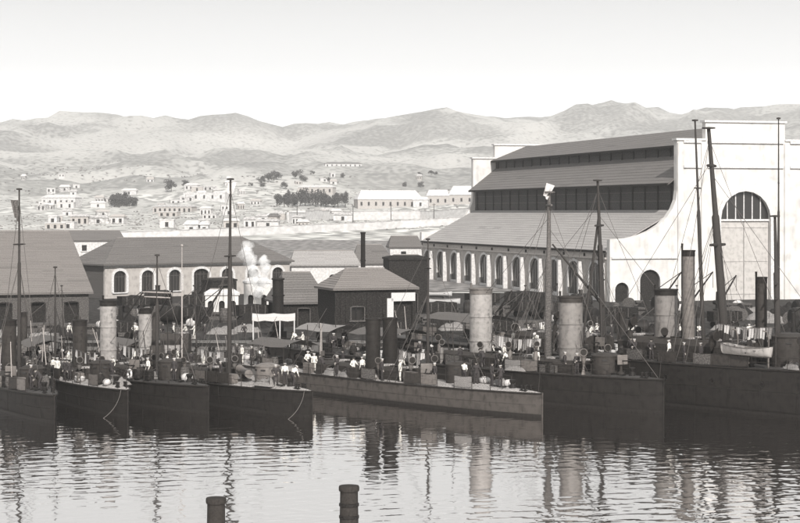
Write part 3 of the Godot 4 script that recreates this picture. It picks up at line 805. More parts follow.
func hull(c: Dictionary) -> void:
	var n := 44
	var prof := [[0.0, -1.0], [0.5, -0.9], [0.86, -0.35], [0.945, 0.0], [0.985, 0.5], [1.0, 1.0]]
	var st := S(); st.set_smooth_group(1)
	var rows: Array = []
	for i in n + 1:
		var u := pow(float(i) / n, 1.35)
		var s: float = c.L * u
		var b := half_beam(c, s); var h := sheer(c, s)
		var line: Array = []
		for sd in [-1.0, 1.0]:
			var seq := range(prof.size() - 1, -1, -1) if sd < 0 else range(1, prof.size())
			for j in seq:
				var q: Array = prof[j]
				var y: float = q[1] * (h if q[1] > 0 else 1.1)
				var off := 0.0
				if u < 0.02 and q[1] < 0: off = q[1] * 0.25
				line.append(Vector3(-s + off, y, sd * q[0] * b))
		rows.append(line)
	for i in n:
		for j in rows[i].size() - 1: quad(st, rows[i][j], rows[i][j + 1], rows[i + 1][j + 1], rows[i + 1][j])
	st.set_smooth_group(-1)
	for j in range(1, rows[n].size() - 1): tri(st, rows[n][0], rows[n][j], rows[n][j + 1])
	for j in range(1, rows[0].size() - 1): tri(st, rows[0][0], rows[0][j + 1], rows[0][j])
	obj("hull", st, c.hull, c.node)
	st = S(); st.set_smooth_group(1)
	rows = []
	for i in n + 1:
		var s: float = c.L * pow(float(i) / n, 1.35)
		var b := half_beam(c, s) - 0.02
		var line: Array = []
		for j in 9:
			var z := b * (j - 4) / 4.0
			line.append(Vector3(-s, deck_y(c, s, z) + 0.004, z))
		rows.append(line)
	for i in n:
		for j in 8: quad(st, rows[i][j], rows[i][j + 1], rows[i + 1][j + 1], rows[i + 1][j])
	obj("deck", st, c.deck, c.node)
	for sd in [-1.0, 1.0]:
		var pts: Array = []
		for i in 40:
			var s: float = c.L * pow(float(i) / 39, 1.3)
			pts.append(Vector3(-s, sheer(c, s) - 0.02, sd * (half_beam(c, s) + 0.02)))
		st = S(); tube(st, pts, [0.075], 6); obj("rubbing_strake", st, M.paint_black, c.node)
		# dark boot topping at the waterline
		st = S()
		var lo_: Vector3; var hi_: Vector3
		for i in 41:
			var s: float = 0.02 + (c.L - 0.04) * pow(i / 40.0, 1.3)
			var b := half_beam(c, s)
			var l2 := Vector3(-s, -0.12, sd * (b * 0.93 + 0.03)); var h2 := Vector3(-s, 0.26, sd * (b * 0.968 + 0.03))
			if i > 0: quad(st, lo_, hi_, h2, l2)
			lo_ = l2; hi_ = h2
		obj("boot_topping", st, M.paint_black, c.node)
		# plate laps along the side
		pts = []
		for i in 34:
			var s: float = 0.5 + (c.L - 1.0) * i / 33.0
			pts.append(Vector3(-s, sheer(c, s) * 0.52, sd * (half_beam(c, s) * 0.987 + 0.005)))
		st = S(); tube(st, pts, [0.028], 4); obj("plate_lap", st, c.hull, c.node)
	for sd in [-1.0, 1.0]:
		for i in int(c.L / 3.1):
			var s: float = 1.8 + i * 3.1
			var b := half_beam(c, s); var h := sheer(c, s)
			st = S(); tube(st, [Vector3(-s, 0.27, sd * b * 0.967), Vector3(-s, h * 0.5, sd * (b * 0.985)), Vector3(-s, h - 0.08, sd * b)], [0.02], 4, false); obj("plate_butt", st, c.hull, c.node)
	st = S(); tube(st, [Vector3(0.02, -0.8, 0), Vector3(0.03, sheer(c, 0) + 0.06, 0)], [0.06], 6); obj("stem", st, c.hull, c.node)
func railing(c: Dictionary, s0: float, s1: float, h := 0.95) -> void:
	for sd in [-1.0, 1.0]:
		var holder := Node3D.new(); holder.name = "railing"; c.node.add_child(holder, true)
		var n := int((s1 - s0) / 1.7)
		var wires := [[], []]
		for i in n + 1:
			var s := lerpf(s0, s1, float(i) / n)
			var z: float = sd * (half_beam(c, s) - 0.1)
			var y := deck_y(c, s, z)
			var st := S(); tube(st, [Vector3(-s, y - 0.02, z), Vector3(-s, y + h, z)], [0.028], 5); obj("stanchion", st, M.paint_dark, holder)
			wires[0].append(Vector3(-s, y + h - 0.01, z)); wires[1].append(Vector3(-s, y + h * 0.52, z))
		for i in n:
			if rng.randf() < c.get("screens", 0.3):
				var p0: Vector3 = wires[0][i]; var p1: Vector3 = wires[0][i + 1]
				var stc := S(); var dn := Vector3(0, -h * 0.86, 0)
				var md := (p0 + p1) * 0.5 + Vector3(0, -0.06, 0.03)
				quad(stc, p0, md, md + dn, p0 + dn); quad(stc, md, p1, p1 + dn, md + dn)
				obj("weather_cloth", stc, [M.canvas_grey, M.paint_dark, M.paint_mid, M.paint_dark, M.timber_mid][rng.randi() % 5], holder)
		for w in wires:
			var st := S(); tube(st, w, [0.02], 4); obj("rail_wire", st, M.paint_dark, holder)
func funnel(c: Dictionary, s: float, z: float, top: float, r: float, m: Material, cap: Material) -> void:
	var y := deck_y(c, s, z)
	var h := top - y
	var st := S(); lathe(st, [Vector2(r * 1.12, -0.15), Vector2(r * 1.12, 0.35), Vector2(r, 0.45), Vector2(r * 0.97, h - 0.5), Vector2(r * 0.8, h - 0.5), Vector2(r * 0.8, 0.5)], 20, Vector3(-s, y, z))
	var f := obj("funnel", st, m, c.node)
	st = S(); lathe(st, [Vector2(r * 0.82, h - 0.5), Vector2(r * 1.01, h - 0.5), Vector2(r * 1.01, h - 0.12), Vector2(r * 1.09, h - 0.1), Vector2(r * 1.09, h), Vector2(r * 0.82, h), Vector2(r * 0.82, h - 0.9)], 20, Vector3(-s, y, z)); obj("cap", st, cap, f)
	for q in [0.3, 0.62]:
		st = S(); lathe(st, [Vector2(r * 0.96, h * q), Vector2(r * 1.035, h * q), Vector2(r * 1.035, h * q + 0.09), Vector2(r * 0.96, h * q + 0.09)], 20, Vector3(-s, y, z)); obj("band", st, m, f)
	st = S(); tube(st, [Vector3(-s - r * 1.15, y, z + 0.1), Vector3(-s - r * 1.15, y + h * 0.98, z + 0.1), Vector3(-s - r * 1.15, y + h * 1.06, z + 0.1)], [0.075, 0.075, 0.1], 7); obj("steam_pipe", st, cap, f)
func mast(c: Dictionary, s: float, z: float, top: float, r: float, m: Material, rake := 0.02, yards := [], stays := true) -> void:
	var y := deck_y(c, s, z)
	var h := top - y
	var st := S(); tube(st, [Vector3(-s, y - 0.1, z), Vector3(-s - rake * h * 0.62, y + h * 0.62, z), Vector3(-s - rake * h * 0.62, y + h * 0.63, z), Vector3(-s - rake * h, y + h, z)], [r, r * 0.85, r * 0.62, r * 0.4], 8)
	var o := obj("mast", st, m, c.node)
	st = S(); lathe(st, [Vector2(0.0, 0.0), Vector2(r * 1.5, 0.03), Vector2(r * 1.5, 0.14), Vector2(0.0, 0.18)], 8, Vector3(-s - rake * h, y + h - 0.02, z)); obj("truck", st, m, o)
	for q in yards:
		var yy: float = y + h * q[0]
		var cx: float = -s - rake * h * q[0]
		var ang: float = q[2]
		var v: Vector3 = Vector3(cos(ang), 0, sin(ang)) * q[1] * 0.5
		st = S(); tube(st, [Vector3(cx, yy, z) - v, Vector3(cx, yy, z), Vector3(cx, yy, z) + v], [r * 0.3, r * 0.5, r * 0.3], 6); obj("yard", st, q[3] if q.size() > 3 else m, o)
	if stays:
		var lines := [[0.95, 7.0, 0.0], [0.95, -8.0, 0.0], [0.62, -1.6, 0.9], [0.62, -1.6, -0.9], [0.62, -2.6, 0.9], [0.62, -2.6, -0.9]]
		if c.L > 45.0: lines.append_array([[0.62, -0.8, 0.9], [0.62, -0.8, -0.9], [0.62, -3.4, 0.9], [0.62, -3.4, -0.9], [0.95, -3.0, 0.9], [0.95, -3.0, -0.9], [0.8, 12.0, 0.0], [0.5, 5.0, 0.3], [0.86, -14.0, 0.2]])
		for q in lines:
			var b := half_beam(c, s)
			var sf: float = clampf(s - q[1], 0.3, c.L - 0.3)
			var zz: float = half_beam(c, sf) * q[2]
			st = S(); tube(st, [Vector3(-s - rake * h * q[0], y + h * q[0], z), Vector3(-sf, deck_y(c, sf, zz), zz)], [0.022], 4, false); obj("stay", st, M.rope, o)
func cowl(c: Dictionary, s: float, z: float, h: float, r: float, m: Material, ang: float) -> void:
	var y := deck_y(c, s, z) - 0.03
	var d := Vector3(cos(ang), 0, sin(ang))
	var o := Vector3(-s, y, z)
	var st := S(); tube(st, [o, o + Vector3(0, h * 0.7, 0), o + Vector3(0, h * 0.88, 0) + d * r * 0.35, o + Vector3(0, h, 0) + d * r * 1.0, o + Vector3(0, h, 0) + d * r * 1.6], [r * 0.8, r * 0.8, r * 0.9, r * 1.05, r * 1.2], 10)
	var v := obj("cowl_ventilator", st, m, c.node)
	st = S(); tube(st, [o + Vector3(0, h, 0) + d * (r * 1.6 - 0.02), o + Vector3(0, h, 0) + d * (r * 1.6 + 0.012)], [r * 1.02], 10); obj("mouth", st, M.paint_black, v)
func casing(c: Dictionary, s0: float, s1: float, w: float, h: float, m: Material, called := "boiler_casing") -> void:
	var st := S()
	var p := PackedVector2Array([Vector2(-w * 0.5, -0.3), Vector2(w * 0.5, -0.3), Vector2(w * 0.5, h * 0.75), Vector2(w * 0.34, h), Vector2(-w * 0.34, h), Vector2(-w * 0.5, h * 0.75)])
	prism(st, p, s0, s1, Transform3D(Basis(Vector3(0, 0, 1), Vector3.UP, Vector3(-1, 0, 0)), Vector3(0, deck_y(c, (s0 + s1) * 0.5, 0), 0)))
	var o := obj(called, st, m, c.node)
	var n := int((s1 - s0) / 1.4)
	for i in n:
		st = S(); box(st, Vector3(-lerpf(s0, s1, (i + 0.5) / n), deck_y(c, (s0 + s1) * 0.5, 0) + h + 0.05, 0.0), Vector3(0.7, 0.14, w * 0.42)); obj("hatch", st, M.paint_dark if i % 2 else M.deck_pale, o)
func conning(c: Dictionary, s: float, r: float, h: float, m: Material) -> void:
	var y := deck_y(c, s, 0) - 0.15
	var st := S(); lathe(st, [Vector2(r, 0), Vector2(r, h), Vector2(r * 1.06, h), Vector2(r * 1.06, h + 0.07), Vector2(r * 0.6, h + 0.24), Vector2(0.0, h + 0.3)], 18, Vector3(-s, y, 0))
	var o := obj("conning_tower", st, m, c.node)
	for i in 7:
		var a := TAU * i / 7
		st = S(); box(st, Vector3(-s + cos(a) * r, y + h * 0.82, sin(a) * r), Vector3(0.06, 0.13, 0.38), Basis(Vector3.UP, -a)); obj("sight_slit", st, M.pane, o)
func torpedo_tube(c: Dictionary, s: float, ang: float, m: Material) -> void:
	var y := deck_y(c, s, 0)
	var st := S(); lathe(st, [Vector2(0.62, -0.1), Vector2(0.62, 0.15), Vector2(0.25, 0.22), Vector2(0.25, 0.55)], 14, Vector3(-s, y, 0))
	var o := obj("tube_mounting", st, M.paint_dark, c.node)
	var d := Vector3(cos(ang), 0, sin(ang))
	var q := Vector3(-s, y + 0.78, 0)
	st = S(); tube(st, [q - d * 2.5, q - d * 2.2, q - d * 2.19, q + d * 2.1, q + d * 2.11, q + d * 2.4], [0.34, 0.34, 0.27, 0.27, 0.32, 0.32], 12); obj("torpedo_tube", st, m, o)
func deck_gun(c: Dictionary, s: float, z: float, ang: float) -> void:
	var y := deck_y(c, s, z)
	var st := S(); lathe(st, [Vector2(0.34, -0.08), Vector2(0.3, 0.08), Vector2(0.13, 0.25), Vector2(0.11, 0.95)], 10, Vector3(-s, y, z))
	var o := obj("gun_pedestal", st, M.paint_dark, c.node)
	var d := Vector3(cos(ang), 0.08, sin(ang)).normalized(); var q := Vector3(-s, y + 1.05, z)
	st = S(); tube(st, [q - d * 0.6, q, q + d * 0.02, q + d * 1.5], [0.1, 0.1, 0.06, 0.04], 8); obj("barrel", st, M.iron, o)
	st = S(); box(st, q + d * 0.25 + Vector3(0, 0.1, 0), Vector3(0.04, 0.75, 0.9), Basis(Vector3.UP, -ang)); obj("shield", st, M.paint_mid, o)
func fittings(c: Dictionary) -> void:
	# capstan, anchor, bollards, flagstaff, fairlead, rudder head
	var y := deck_y(c, 3.2, 0)
	var st := S(); lathe(st, [Vector2(0.3, -0.05), Vector2(0.26, 0.12), Vector2(0.17, 0.3), Vector2(0.24, 0.5), Vector2(0.26, 0.62), Vector2(0.0, 0.66)], 12, Vector3(-3.2, y, 0)); obj("capstan", st, M.iron, c.node)
	for q in [[1.7, 0.5], [1.7, -0.5], [c.L - 4.0, 0.8], [c.L - 4.0, -0.8]]:
		var z: float = half_beam(c, q[0]) * q[1]
		st = S()
		for k in [-0.2, 0.2]: lathe(st, [Vector2(0.09, -0.05), Vector2(0.09, 0.32), Vector2(0.12, 0.34), Vector2(0.12, 0.4), Vector2(0.0, 0.41)], 8, Vector3(-q[0] + k, deck_y(c, q[0], z), z))
		box(st, Vector3(-q[0], deck_y(c, q[0], z) + 0.02, z), Vector3(0.7, 0.06, 0.24))
		obj("bollard", st, M.iron, c.node)
	# stock anchor lying on the foredeck
	var a := Vector3(-4.9, deck_y(c, 4.9, 0.55) + 0.1, 0.5)
	st = S(); tube(st, [a, a + Vector3(1.25, -0.02, 0)], [0.05, 0.06], 6); tube(st, [a + Vector3(1.05, 0, -0.4), a + Vector3(1.3, 0.02, -0.2), a + Vector3(1.34, 0.02, 0), a + Vector3(1.3, 0.02, 0.2), a + Vector3(1.05, 0, 0.4)], [0.03, 0.06, 0.07, 0.06, 0.03], 6); tube(st, [a + Vector3(0.12, -0.0, -0.45), a + Vector3(0.12, 0, 0.45)], [0.035], 6)
	obj("anchor", st, M.iron, c.node)
	# hawser looping from the bow into the water
	var pts: Array = []
	for i in (9 if c.get("hawser", false) else 0):
		var k := i / 8.0
		pts.append(Vector3(-0.5 - 0.2 * k, lerpf(sheer(c, 0.5), -0.25, k) - 0.25 * sin(k * PI), half_beam(c, 0.6) * 1.0 + 0.12 + 1.7 * pow(k, 1.6)))
	if pts.size() > 0:
		st = S(); tube(st, pts, [0.028], 5); obj("hawser", st, M.rope, c.node)
	st = S(); tube(st, [Vector3(-c.L + 0.5, deck_y(c, c.L - 0.5, 0), 0), Vector3(-c.L - 0.3, deck_y(c, c.L - 0.5, 0) + 2.4, 0)], [0.045, 0.025], 6); obj("flagstaff", st, M.spar_pale, c.node)
	st = S(); tube(st, [Vector3(-0.4, deck_y(c, 0.4, 0), 0), Vector3(-0.2, deck_y(c, 0.4, 0) + 1.7, 0)], [0.028, 0.018], 6); obj("jackstaff", st, M.spar, c.node)
func canopy(c: Dictionary, s0: float, s1: float, h: float, m: Material) -> void:
	# ridge awning of canvas laced to a wire, on thin posts
	var n := int((s1 - s0) / 1.6)
	var st := S()
	var prev: Array = []
	for i in n + 1:
		var s := lerpf(s0, s1, float(i) / n)
		var b := half_beam(c, s) * 0.82
		var y := deck_y(c, s, 0) + h - 0.07 * sin(PI * fmod(i * 0.5, 1.0)) + rng.randf_range(-0.05, 0.05)
		var line := [Vector3(-s, y - 0.55, -b), Vector3(-s, y - 0.2, -b * 0.5), Vector3(-s, y, 0), Vector3(-s, y - 0.2, b * 0.5), Vector3(-s, y - 0.55, b)]
		if i > 0:
			for k in 4: quad(st, prev[k], prev[k + 1], line[k + 1], line[k])
		prev = line
	var o := obj("awning", st, m, c.node)
	for i in range(0, n + 1, 2):
		var s := lerpf(s0, s1, float(i) / n)
		for sd in [-1.0, 1.0]:
			var b := half_beam(c, s) * 0.8 * sd as float
			st = S(); tube(st, [Vector3(-s, deck_y(c, s, b) - 0.02, b), Vector3(-s, deck_y(c, s, 0) + h - 0.56, b)], [0.035], 5); obj("awning_post", st, M.spar, o)
func skylight(c: Dictionary, s: float, z := 0.0) -> void:
	var y := deck_y(c, s, z)
	var st := S(); prism(st, PackedVector2Array([Vector2(-0.5, -0.1), Vector2(0.5, -0.1), Vector2(0.5, 0.32), Vector2(0, 0.62), Vector2(-0.5, 0.32)]), -0.8, 0.8, Transform3D(Basis(Vector3(0, 0, 1), Vector3.UP, Vector3(-1, 0, 0)), Vector3(-s, y, z)))
	var o := obj("skylight", st, M.timber_mid, c.node)
	for k in [-0.4, 0.4]:
		st = S(); box(st, Vector3(-s + k, y + 0.49, z + 0.26), Vector3(0.55, 0.03, 0.4), Basis(Vector3.RIGHT, 0.54)); obj("pane", st, M.pane, o)
func boat(called: String, label: String, cat: String, c: Dictionary) -> Dictionary:
	c.dir = c.dir.normalized()
	c.node = thing(called, label, cat, Vector3(c.bow.x, 0, c.bow.y), atan2(-c.dir.y, c.dir.x), c.get("group", ""))
	hull(c); fittings(c)
	railing(c, 4.5, c.L * 0.97)
	return c
var fleet := {}
func build_boats() -> void:
	var grp := "torpedo boats moored bows out"
	var a := boat("torpedo_boat", "black torpedo boat with a tall slim mast, moored below the tiled shed", "boat", {"bow": Vector2(-25.3, -131.6), "dir": Vector2(0.41, 0.91), "L": 38.0, "B": 4.6, "fb": 1.75, "rise": 0.35, "turtle": 0.32, "hull": M.hull_black, "deck": M.deck_dark, "group": grp})
	fleet.a = a
	var s := s_at(a, 19)
	mast(a, s, 0, top_at(a, s, 190), 0.16, M.spar, 0.0, [[0.72, 2.4, 0.6]])
	conning(a, 7.2, 0.95, 1.5, M.paint_dark); casing(a, 12.5, 22.0, 2.4, 0.9, M.paint_dark)
	funnel(a, 15.5, 0.0, 6.8, 0.6, M.paint_dark, M.paint_black)
	torpedo_tube(a, 26.0, 0.5, M.paint_mid); skylight(a, 30.0); deck_gun(a, 10.2, 0.9, 0.6)
	cowl(a, 11.4, 0.8, 1.5, 0.22, M.paint_mid, 0.3); cowl(a, 11.4, -0.8, 1.5, 0.22, M.paint_mid, 0.3); cowl(a, 23.2, 0.5, 1.4, 0.2, M.funnel_mid, 0.6)

	var b := boat("torpedo_boat", "black torpedo boat with short dark funnel and pale rounded foredeck", "boat", {"bow": Vector2(-20.5, -135.4), "dir": Vector2(0.41, 0.91), "L": 38.0, "B": 4.6, "fb": 1.75, "rise": 0.35, "turtle": 0.5, "hawser": true, "hull": M.hull_black, "deck": M.deck_pale, "group": grp})
	fleet.b = b
	s = s_at(b, 55)
	mast(b, s, 0, top_at(b, s, 268), 0.12, M.spar, 0.0, [])
	conning(b, 7.4, 0.95, 1.45, M.paint_dark); casing(b, 12.0, 21.0, 2.4, 0.9, M.paint_dark)
	funnel(b, 14.5, 0.0, 6.6, 0.6, M.paint_dark, M.paint_black)
	torpedo_tube(b, 25.0, 0.7, M.paint_dark); skylight(b, 29.0); deck_gun(b, 10.0, -0.9, 0.2)
	cowl(b, 11.0, 0.9, 1.7, 0.24, M.funnel_mid, 0.2); cowl(b, 11.0, -0.9, 1.7, 0.24, M.paint_mid, 0.2); cowl(b, 22.3, 0.7, 1.4, 0.2, M.funnel_mid, 0.8)

	var e := boat("torpedo_boat", "black torpedo boat with fat pale funnel and mast crossed by two pale yards", "boat", {"bow": Vector2(-14.7, -138.0), "dir": Vector2(0.55, 0.83), "L": 40.0, "B": 4.8, "fb": 1.8, "rise": 0.35, "turtle": 0.35, "hull": M.hull_black, "deck": M.deck_dark, "group": grp})
	fleet.c = e
	s = s_at(e, 157)
	mast(e, s, 0, top_at(e, s, 256), 0.15, M.spar, 0.0, [[0.70, 3.4, -0.3, M.spar_pale], [0.66, 3.0, -0.3, M.spar_pale]])
	s = s_at(e, 108)
	funnel(e, s, 0.0, top_at(e, s, 300), 0.72, M.funnel_pale, M.paint_black)
	conning(e, 6.6, 0.95, 1.5, M.paint_dark); casing(e, 11.5, 23.0, 2.5, 0.9, M.paint_dark)
	torpedo_tube(e, 27.0, 0.4, M.paint_mid); skylight(e, 31.0); deck_gun(e, 10.4, 1.2, 0.9)
	cowl(e, 11.0, 0.8, 1.6, 0.22, M.funnel_mid, 0.5); cowl(e, 12.6, -1.4, 1.6, 0.22, M.paint_mid, 0.3); cowl(e, 20.8, 1.5, 1.8, 0.24, M.funnel_mid, 0.7); cowl(e, 24.4, -0.3, 1.5, 0.2, M.paint_mid, 0.7)

	var f := boat("torpedo_boat", "low torpedo boat with pale foredeck, tall flag mast and slim pale funnel aft", "boat", {"bow": Vector2(-6.6, -135.0), "dir": Vector2(0.55, 0.83), "L": 39.0, "B": 4.7, "fb": 1.75, "rise": 0.3, "turtle": 0.42, "hawser": true, "hull": M.hull_black, "deck": M.deck_pale, "group": grp})
	fleet.d = f
	s = s_at(f, 229)
	mast(f, s, 0, top_at(f, s, 180), 0.20, M.spar, -0.015, [[0.62, 2.2, 0.9]])
	s = s_at(f, 185)
	mast(f, s, 0.3, top_at(f, s, 246), 0.07, M.spar_pale, 0.0, [], false)
	s = s_at(f, 145)
	funnel(f, s, 0.0, top_at(f, s, 308), 0.6, M.funnel_pale, M.paint_black)
	conning(f, 6.8, 0.95, 1.4, M.paint_mid); casing(f, 15.0, 27.0, 2.4, 0.85, M.paint_dark)
	torpedo_tube(f, 10.6, 0.35, M.paint_mid); skylight(f, 33.0); deck_gun(f, 31.2, 0.8, 0.9)
	cowl(f, 14.3, 1.1, 1.7, 0.24, M.funnel_mid, 0.6); cowl(f, 14.3, -1.1, 1.7, 0.24, M.funnel_mid, 0.4); cowl(f, 18.0, 1.6, 1.5, 0.2, M.paint_mid, 0.7); cowl(f, 22.0, 1.6, 1.6, 0.2, M.funnel_mid, 0.9); cowl(f, 26.0, -1.4, 1.5, 0.2, M.paint_mid, 0.5)

	var g := boat("torpedo_boat", "long torpedo boat with mid grey hull and twin black funnels side by side", "boat", {"bow": Vector2(10.7, -135.4), "dir": Vector2(0.646, 0.763), "L": 43.0, "B": 5.0, "fb": 1.72, "rise": 0.12, "turtle": 0.45, "hull": M.hull_grey, "deck": M.deck_pale, "group": grp})
	fleet.e = g
	s = s_at(g, 428)
	mast(g, s, 0, top_at(g, s, 240), 0.12, M.spar, 0.0, [[0.8, 1.6, 0.4]])
	for q in [[373, 0.85], [390, -0.85]]:
		s = s_at(g, q[0], q[1])
		funnel(g, s, q[1], top_at(g, s, 318), 0.62, M.paint_black, M.paint_black)
	conning(g, 9.4, 1.0, 1.5, M.paint_dark); casing(g, 14.5, 26.5, 2.9, 0.95, M.paint_dark)
	torpedo_tube(g, 30.0, 0.5, M.paint_dark); skylight(g, 34.5); deck_gun(g, 12.0, 1.1, 0.7); deck_gun(g, 28.0, -1.1, 2.6)
	cowl(g, 13.8, 1.2, 1.8, 0.26, M.funnel_mid, 0.4); cowl(g, 13.8, -1.2, 1.8, 0.26, M.paint_mid, 0.4); cowl(g, 17.4, 1.6, 1.6, 0.22, M.paint_mid, 0.8); cowl(g, 23.0, 1.6, 1.5, 0.22, M.funnel_mid, 0.8); cowl(g, 27.2, 0.9, 1.4, 0.2, M.paint_mid, 0.8)

	var h := boat("torpedo_gunboat", "dark high sided torpedo gunboat with two fat pale funnels and thick flag mast", "boat", {"bow": Vector2(20.2, -138.0), "dir": Vector2(0.646, 0.763), "L": 50.0, "B": 5.6, "fb": 2.45, "rise": 0.2, "turtle": 0.3, "hull": M.hull_black, "deck": M.deck_dark})
	fleet.f = h
	s = s_at(h, 481)
	funnel(h, s, 0.0, top_at(h, s, 288), 0.98, M.funnel_pale, M.paint_mid)
	s = s_at(h, 571)
	funnel(h, s, 0.0, top_at(h, s, 296), 0.98, M.funnel_mid, M.paint_dark)
	s = s_at(h, 548)
	mast(h, s, 0, top_at(h, s, 193), 0.32, M.timber_mid, -0.01, [[0.93, 1.2, 0.4]])
	conning(h, 6.0, 1.15, 1.5, M.paint_dark); casing(h, 8.0, 24.0, 3.2, 1.0, M.paint_dark)
	deck_gun(h, 4.4, 0.0, 0.3); deck_gun(h, 27.0, 1.3, 1.4); torpedo_tube(h, 29.5, 0.5, M.paint_dark); skylight(h, 33.0)
	for q in [[7.2, 1.3, 0.26], [7.2, -1.3, 0.26], [12.0, 1.9, 0.22], [15.0, 1.9, 0.24], [18.0, -1.9, 0.24], [18.4, 1.9, 0.24], [23.5, 1.9, 0.22], [25.2, 0.6, 0.26]]:
		cowl(h, q[0], q[1], rng.randf_range(1.5, 2.3), q[2], [M.funnel_mid, M.paint_mid, M.paint_dark][rng.randi() % 3], rng.randf_range(0, 1.2))

	var bow := Vector2(23.6, -146.8) + Vector2(0.646, 0.763).normalized() * 27.0
	var k := boat("steamship", "black hulled steamship with raked masts, tall slim funnel and pale boat on davits", "ship", {"bow": bow, "dir": Vector2(0.646, 0.763), "L": 64.0, "B": 7.2, "fb": 3.4, "rise": 0.5, "turtle": 0.2, "hull": M.hull_black, "deck": M.deck_dark})
	fleet.g = k
	s = s_at(k, 727)
	mast(k, s, 0, top_at(k, s, 128), 0.36, M.spar, 0.10, [[0.5, 3.6, 1.2], [0.84, 2.0, 1.2]])
	s = s_at(k, 711)
	mast(k, s, 0.8, top_at(k, s, 121), 0.17, M.spar, 0.05, [[0.72, 1.6, 1.2]], false)
	s = s_at(k, 782)
	mast(k, s, 0.4, top_at(k, s, 217), 0.26, M.spar, 0.03, [[0.55, 1.8, 1.0], [0.45, 1.5, 1.0]], false)
	s = s_at(k, 774)
	mast(k, s, -0.6, top_at(k, s, 119), 0.11, M.spar, 0.0, [[0.74, 1.2, 1.0]], false)
	s = s_at(k, 604)
	mast(k, s, 0, top_at(k, s, 181), 0.26, M.spar, 0.05, [[0.74, 3.8, 1.0], [0.42, 2.6, 1.0]])
	var yd := deck_y(k, s, 0); var hm := top_at(k, s, 216) - yd
	for q in [[1.6, 1.9], [-1.7, -1.9], [-0.4, 2.4]]:
		var stl := S(); tube(stl, [Vector3(-s - 0.05 * hm, yd + hm, 0), Vector3(-s + q[0], deck_y(k, s, q[1]), q[1])], [0.11, 0.13], 6); obj("tripod_leg", stl, M.spar, k.node)
	var stb := S(); tube(stb, [Vector3(-s + 0.2, yd + 4.0, 0.3), Vector3(-s - 4.6, yd + 9.2, 1.6)], [0.13, 0.07], 6); obj("derrick_boom", stb, M.spar, k.node)
	s = s_at(k, 692)
	funnel(k, s, 0.4, top_at(k, s, 250), 0.52, M.paint_mid, M.paint_black)
	s = s_at(k, 666)
	funnel(k, s, 0.0, top_at(k, s, 289), 0.95, M.funnel_mid, M.paint_black)
	s = s_at(k, 758)
	funnel(k, s, -0.5, top_at(k, s, 277), 0.42, M.paint_dark, M.paint_black)
	casing(k, 20.0, 33.0, 4.0, 1.7, M.paint_dark, "deckhouse"); casing(k, 37.0, 47.0, 3.6, 1.4, M.paint_dark, "deckhouse"); conning(k, 17.0, 1.5, 2.4, M.paint_dark)
	for q in 12:
		cowl(k, 14.0 + q * 2.9, [2.2, -2.0, 1.2][q % 3] * 1.05, rng.randf_range(1.8, 3.4), rng.randf_range(0.24, 0.36), [M.paint_mid, M.paint_dark, M.paint_dark, M.funnel_mid][rng.randi() % 4], rng.randf_range(0, 1.4))
	deck_gun(k, 34.6, 2.3, 1.4); deck_gun(k, 18.8, 2.3, 1.2)
	for q in 9:
		var sp := 8.0 + q * 4.6
		for sd in [-1.0, 1.0]:
			var st := S(); lathe(st, [Vector2(0.0, 0.0), Vector2(0.15, 0.0), Vector2(0.15, 0.07), Vector2(0.22, 0.07), Vector2(0.22, -0.05)], 12, Vector3(-sp, 2.3, sd * (half_beam(k, sp) * 0.99 - 0.01)), Basis(Vector3.RIGHT, sd * PI * 0.5)); obj("porthole", st, M.iron, k.node)

func build_launches() -> void:
	for q in [[95.0, 13.0, "steam launch with pale cabin alongside the quay below the tiled shed", M.canvas_grey, M.paint_dark], [228.0, 13.5, "steam launch with dark cabin alongside the quay before the workshop", M.paint_dark, M.paint_dark], [560.0, 15.0, "steam launch alongside the quay behind the torpedo gunboat", M.paint_mid, M.paint_black], [712.0, 16.0, "steam launch alongside the quay behind the black steamship", M.paint_dark, M.paint_black]]:
		var x: float = (q[0] - 400.0) / FOC * 181.0
		var c := boat("steam_launch", q[2], "boat", {"bow": Vector2(x, -181.3), "dir": Vector2(1.0, 0.04), "L": q[1], "B": 3.4, "fb": 1.25, "rise": 0.3, "turtle": 0.15, "hull": M.hull_black, "deck": M.deck_dark, "screens": 0.5})
		casing(c, 3.9, q[1] * 0.5, 2.0, 1.9, q[3], "cabin")
		for i in 3:
			var st := S(); box(st, Vector3(-4.6 - i * 0.9, deck_y(c, 5, 0) + 1.0, 1.0), Vector3(0.5, 0.45, 0.06)); obj("cabin_window", st, M.pane, c.node)
		funnel(c, q[1] * 0.56, 0.0, 5.4, 0.34, q[4], M.paint_black)
		cowl(c, q[1] * 0.64, 0.6, 1.5, 0.2, M.funnel_mid, 0.4); cowl(c, q[1] * 0.64, -0.6, 1.5, 0.2, M.paint_mid, 0.4)
		mast(c, 3.2, 0.0, 8.0, 0.09, M.spar, 0.04, [])
		skylight(c, q[1] * 0.8)

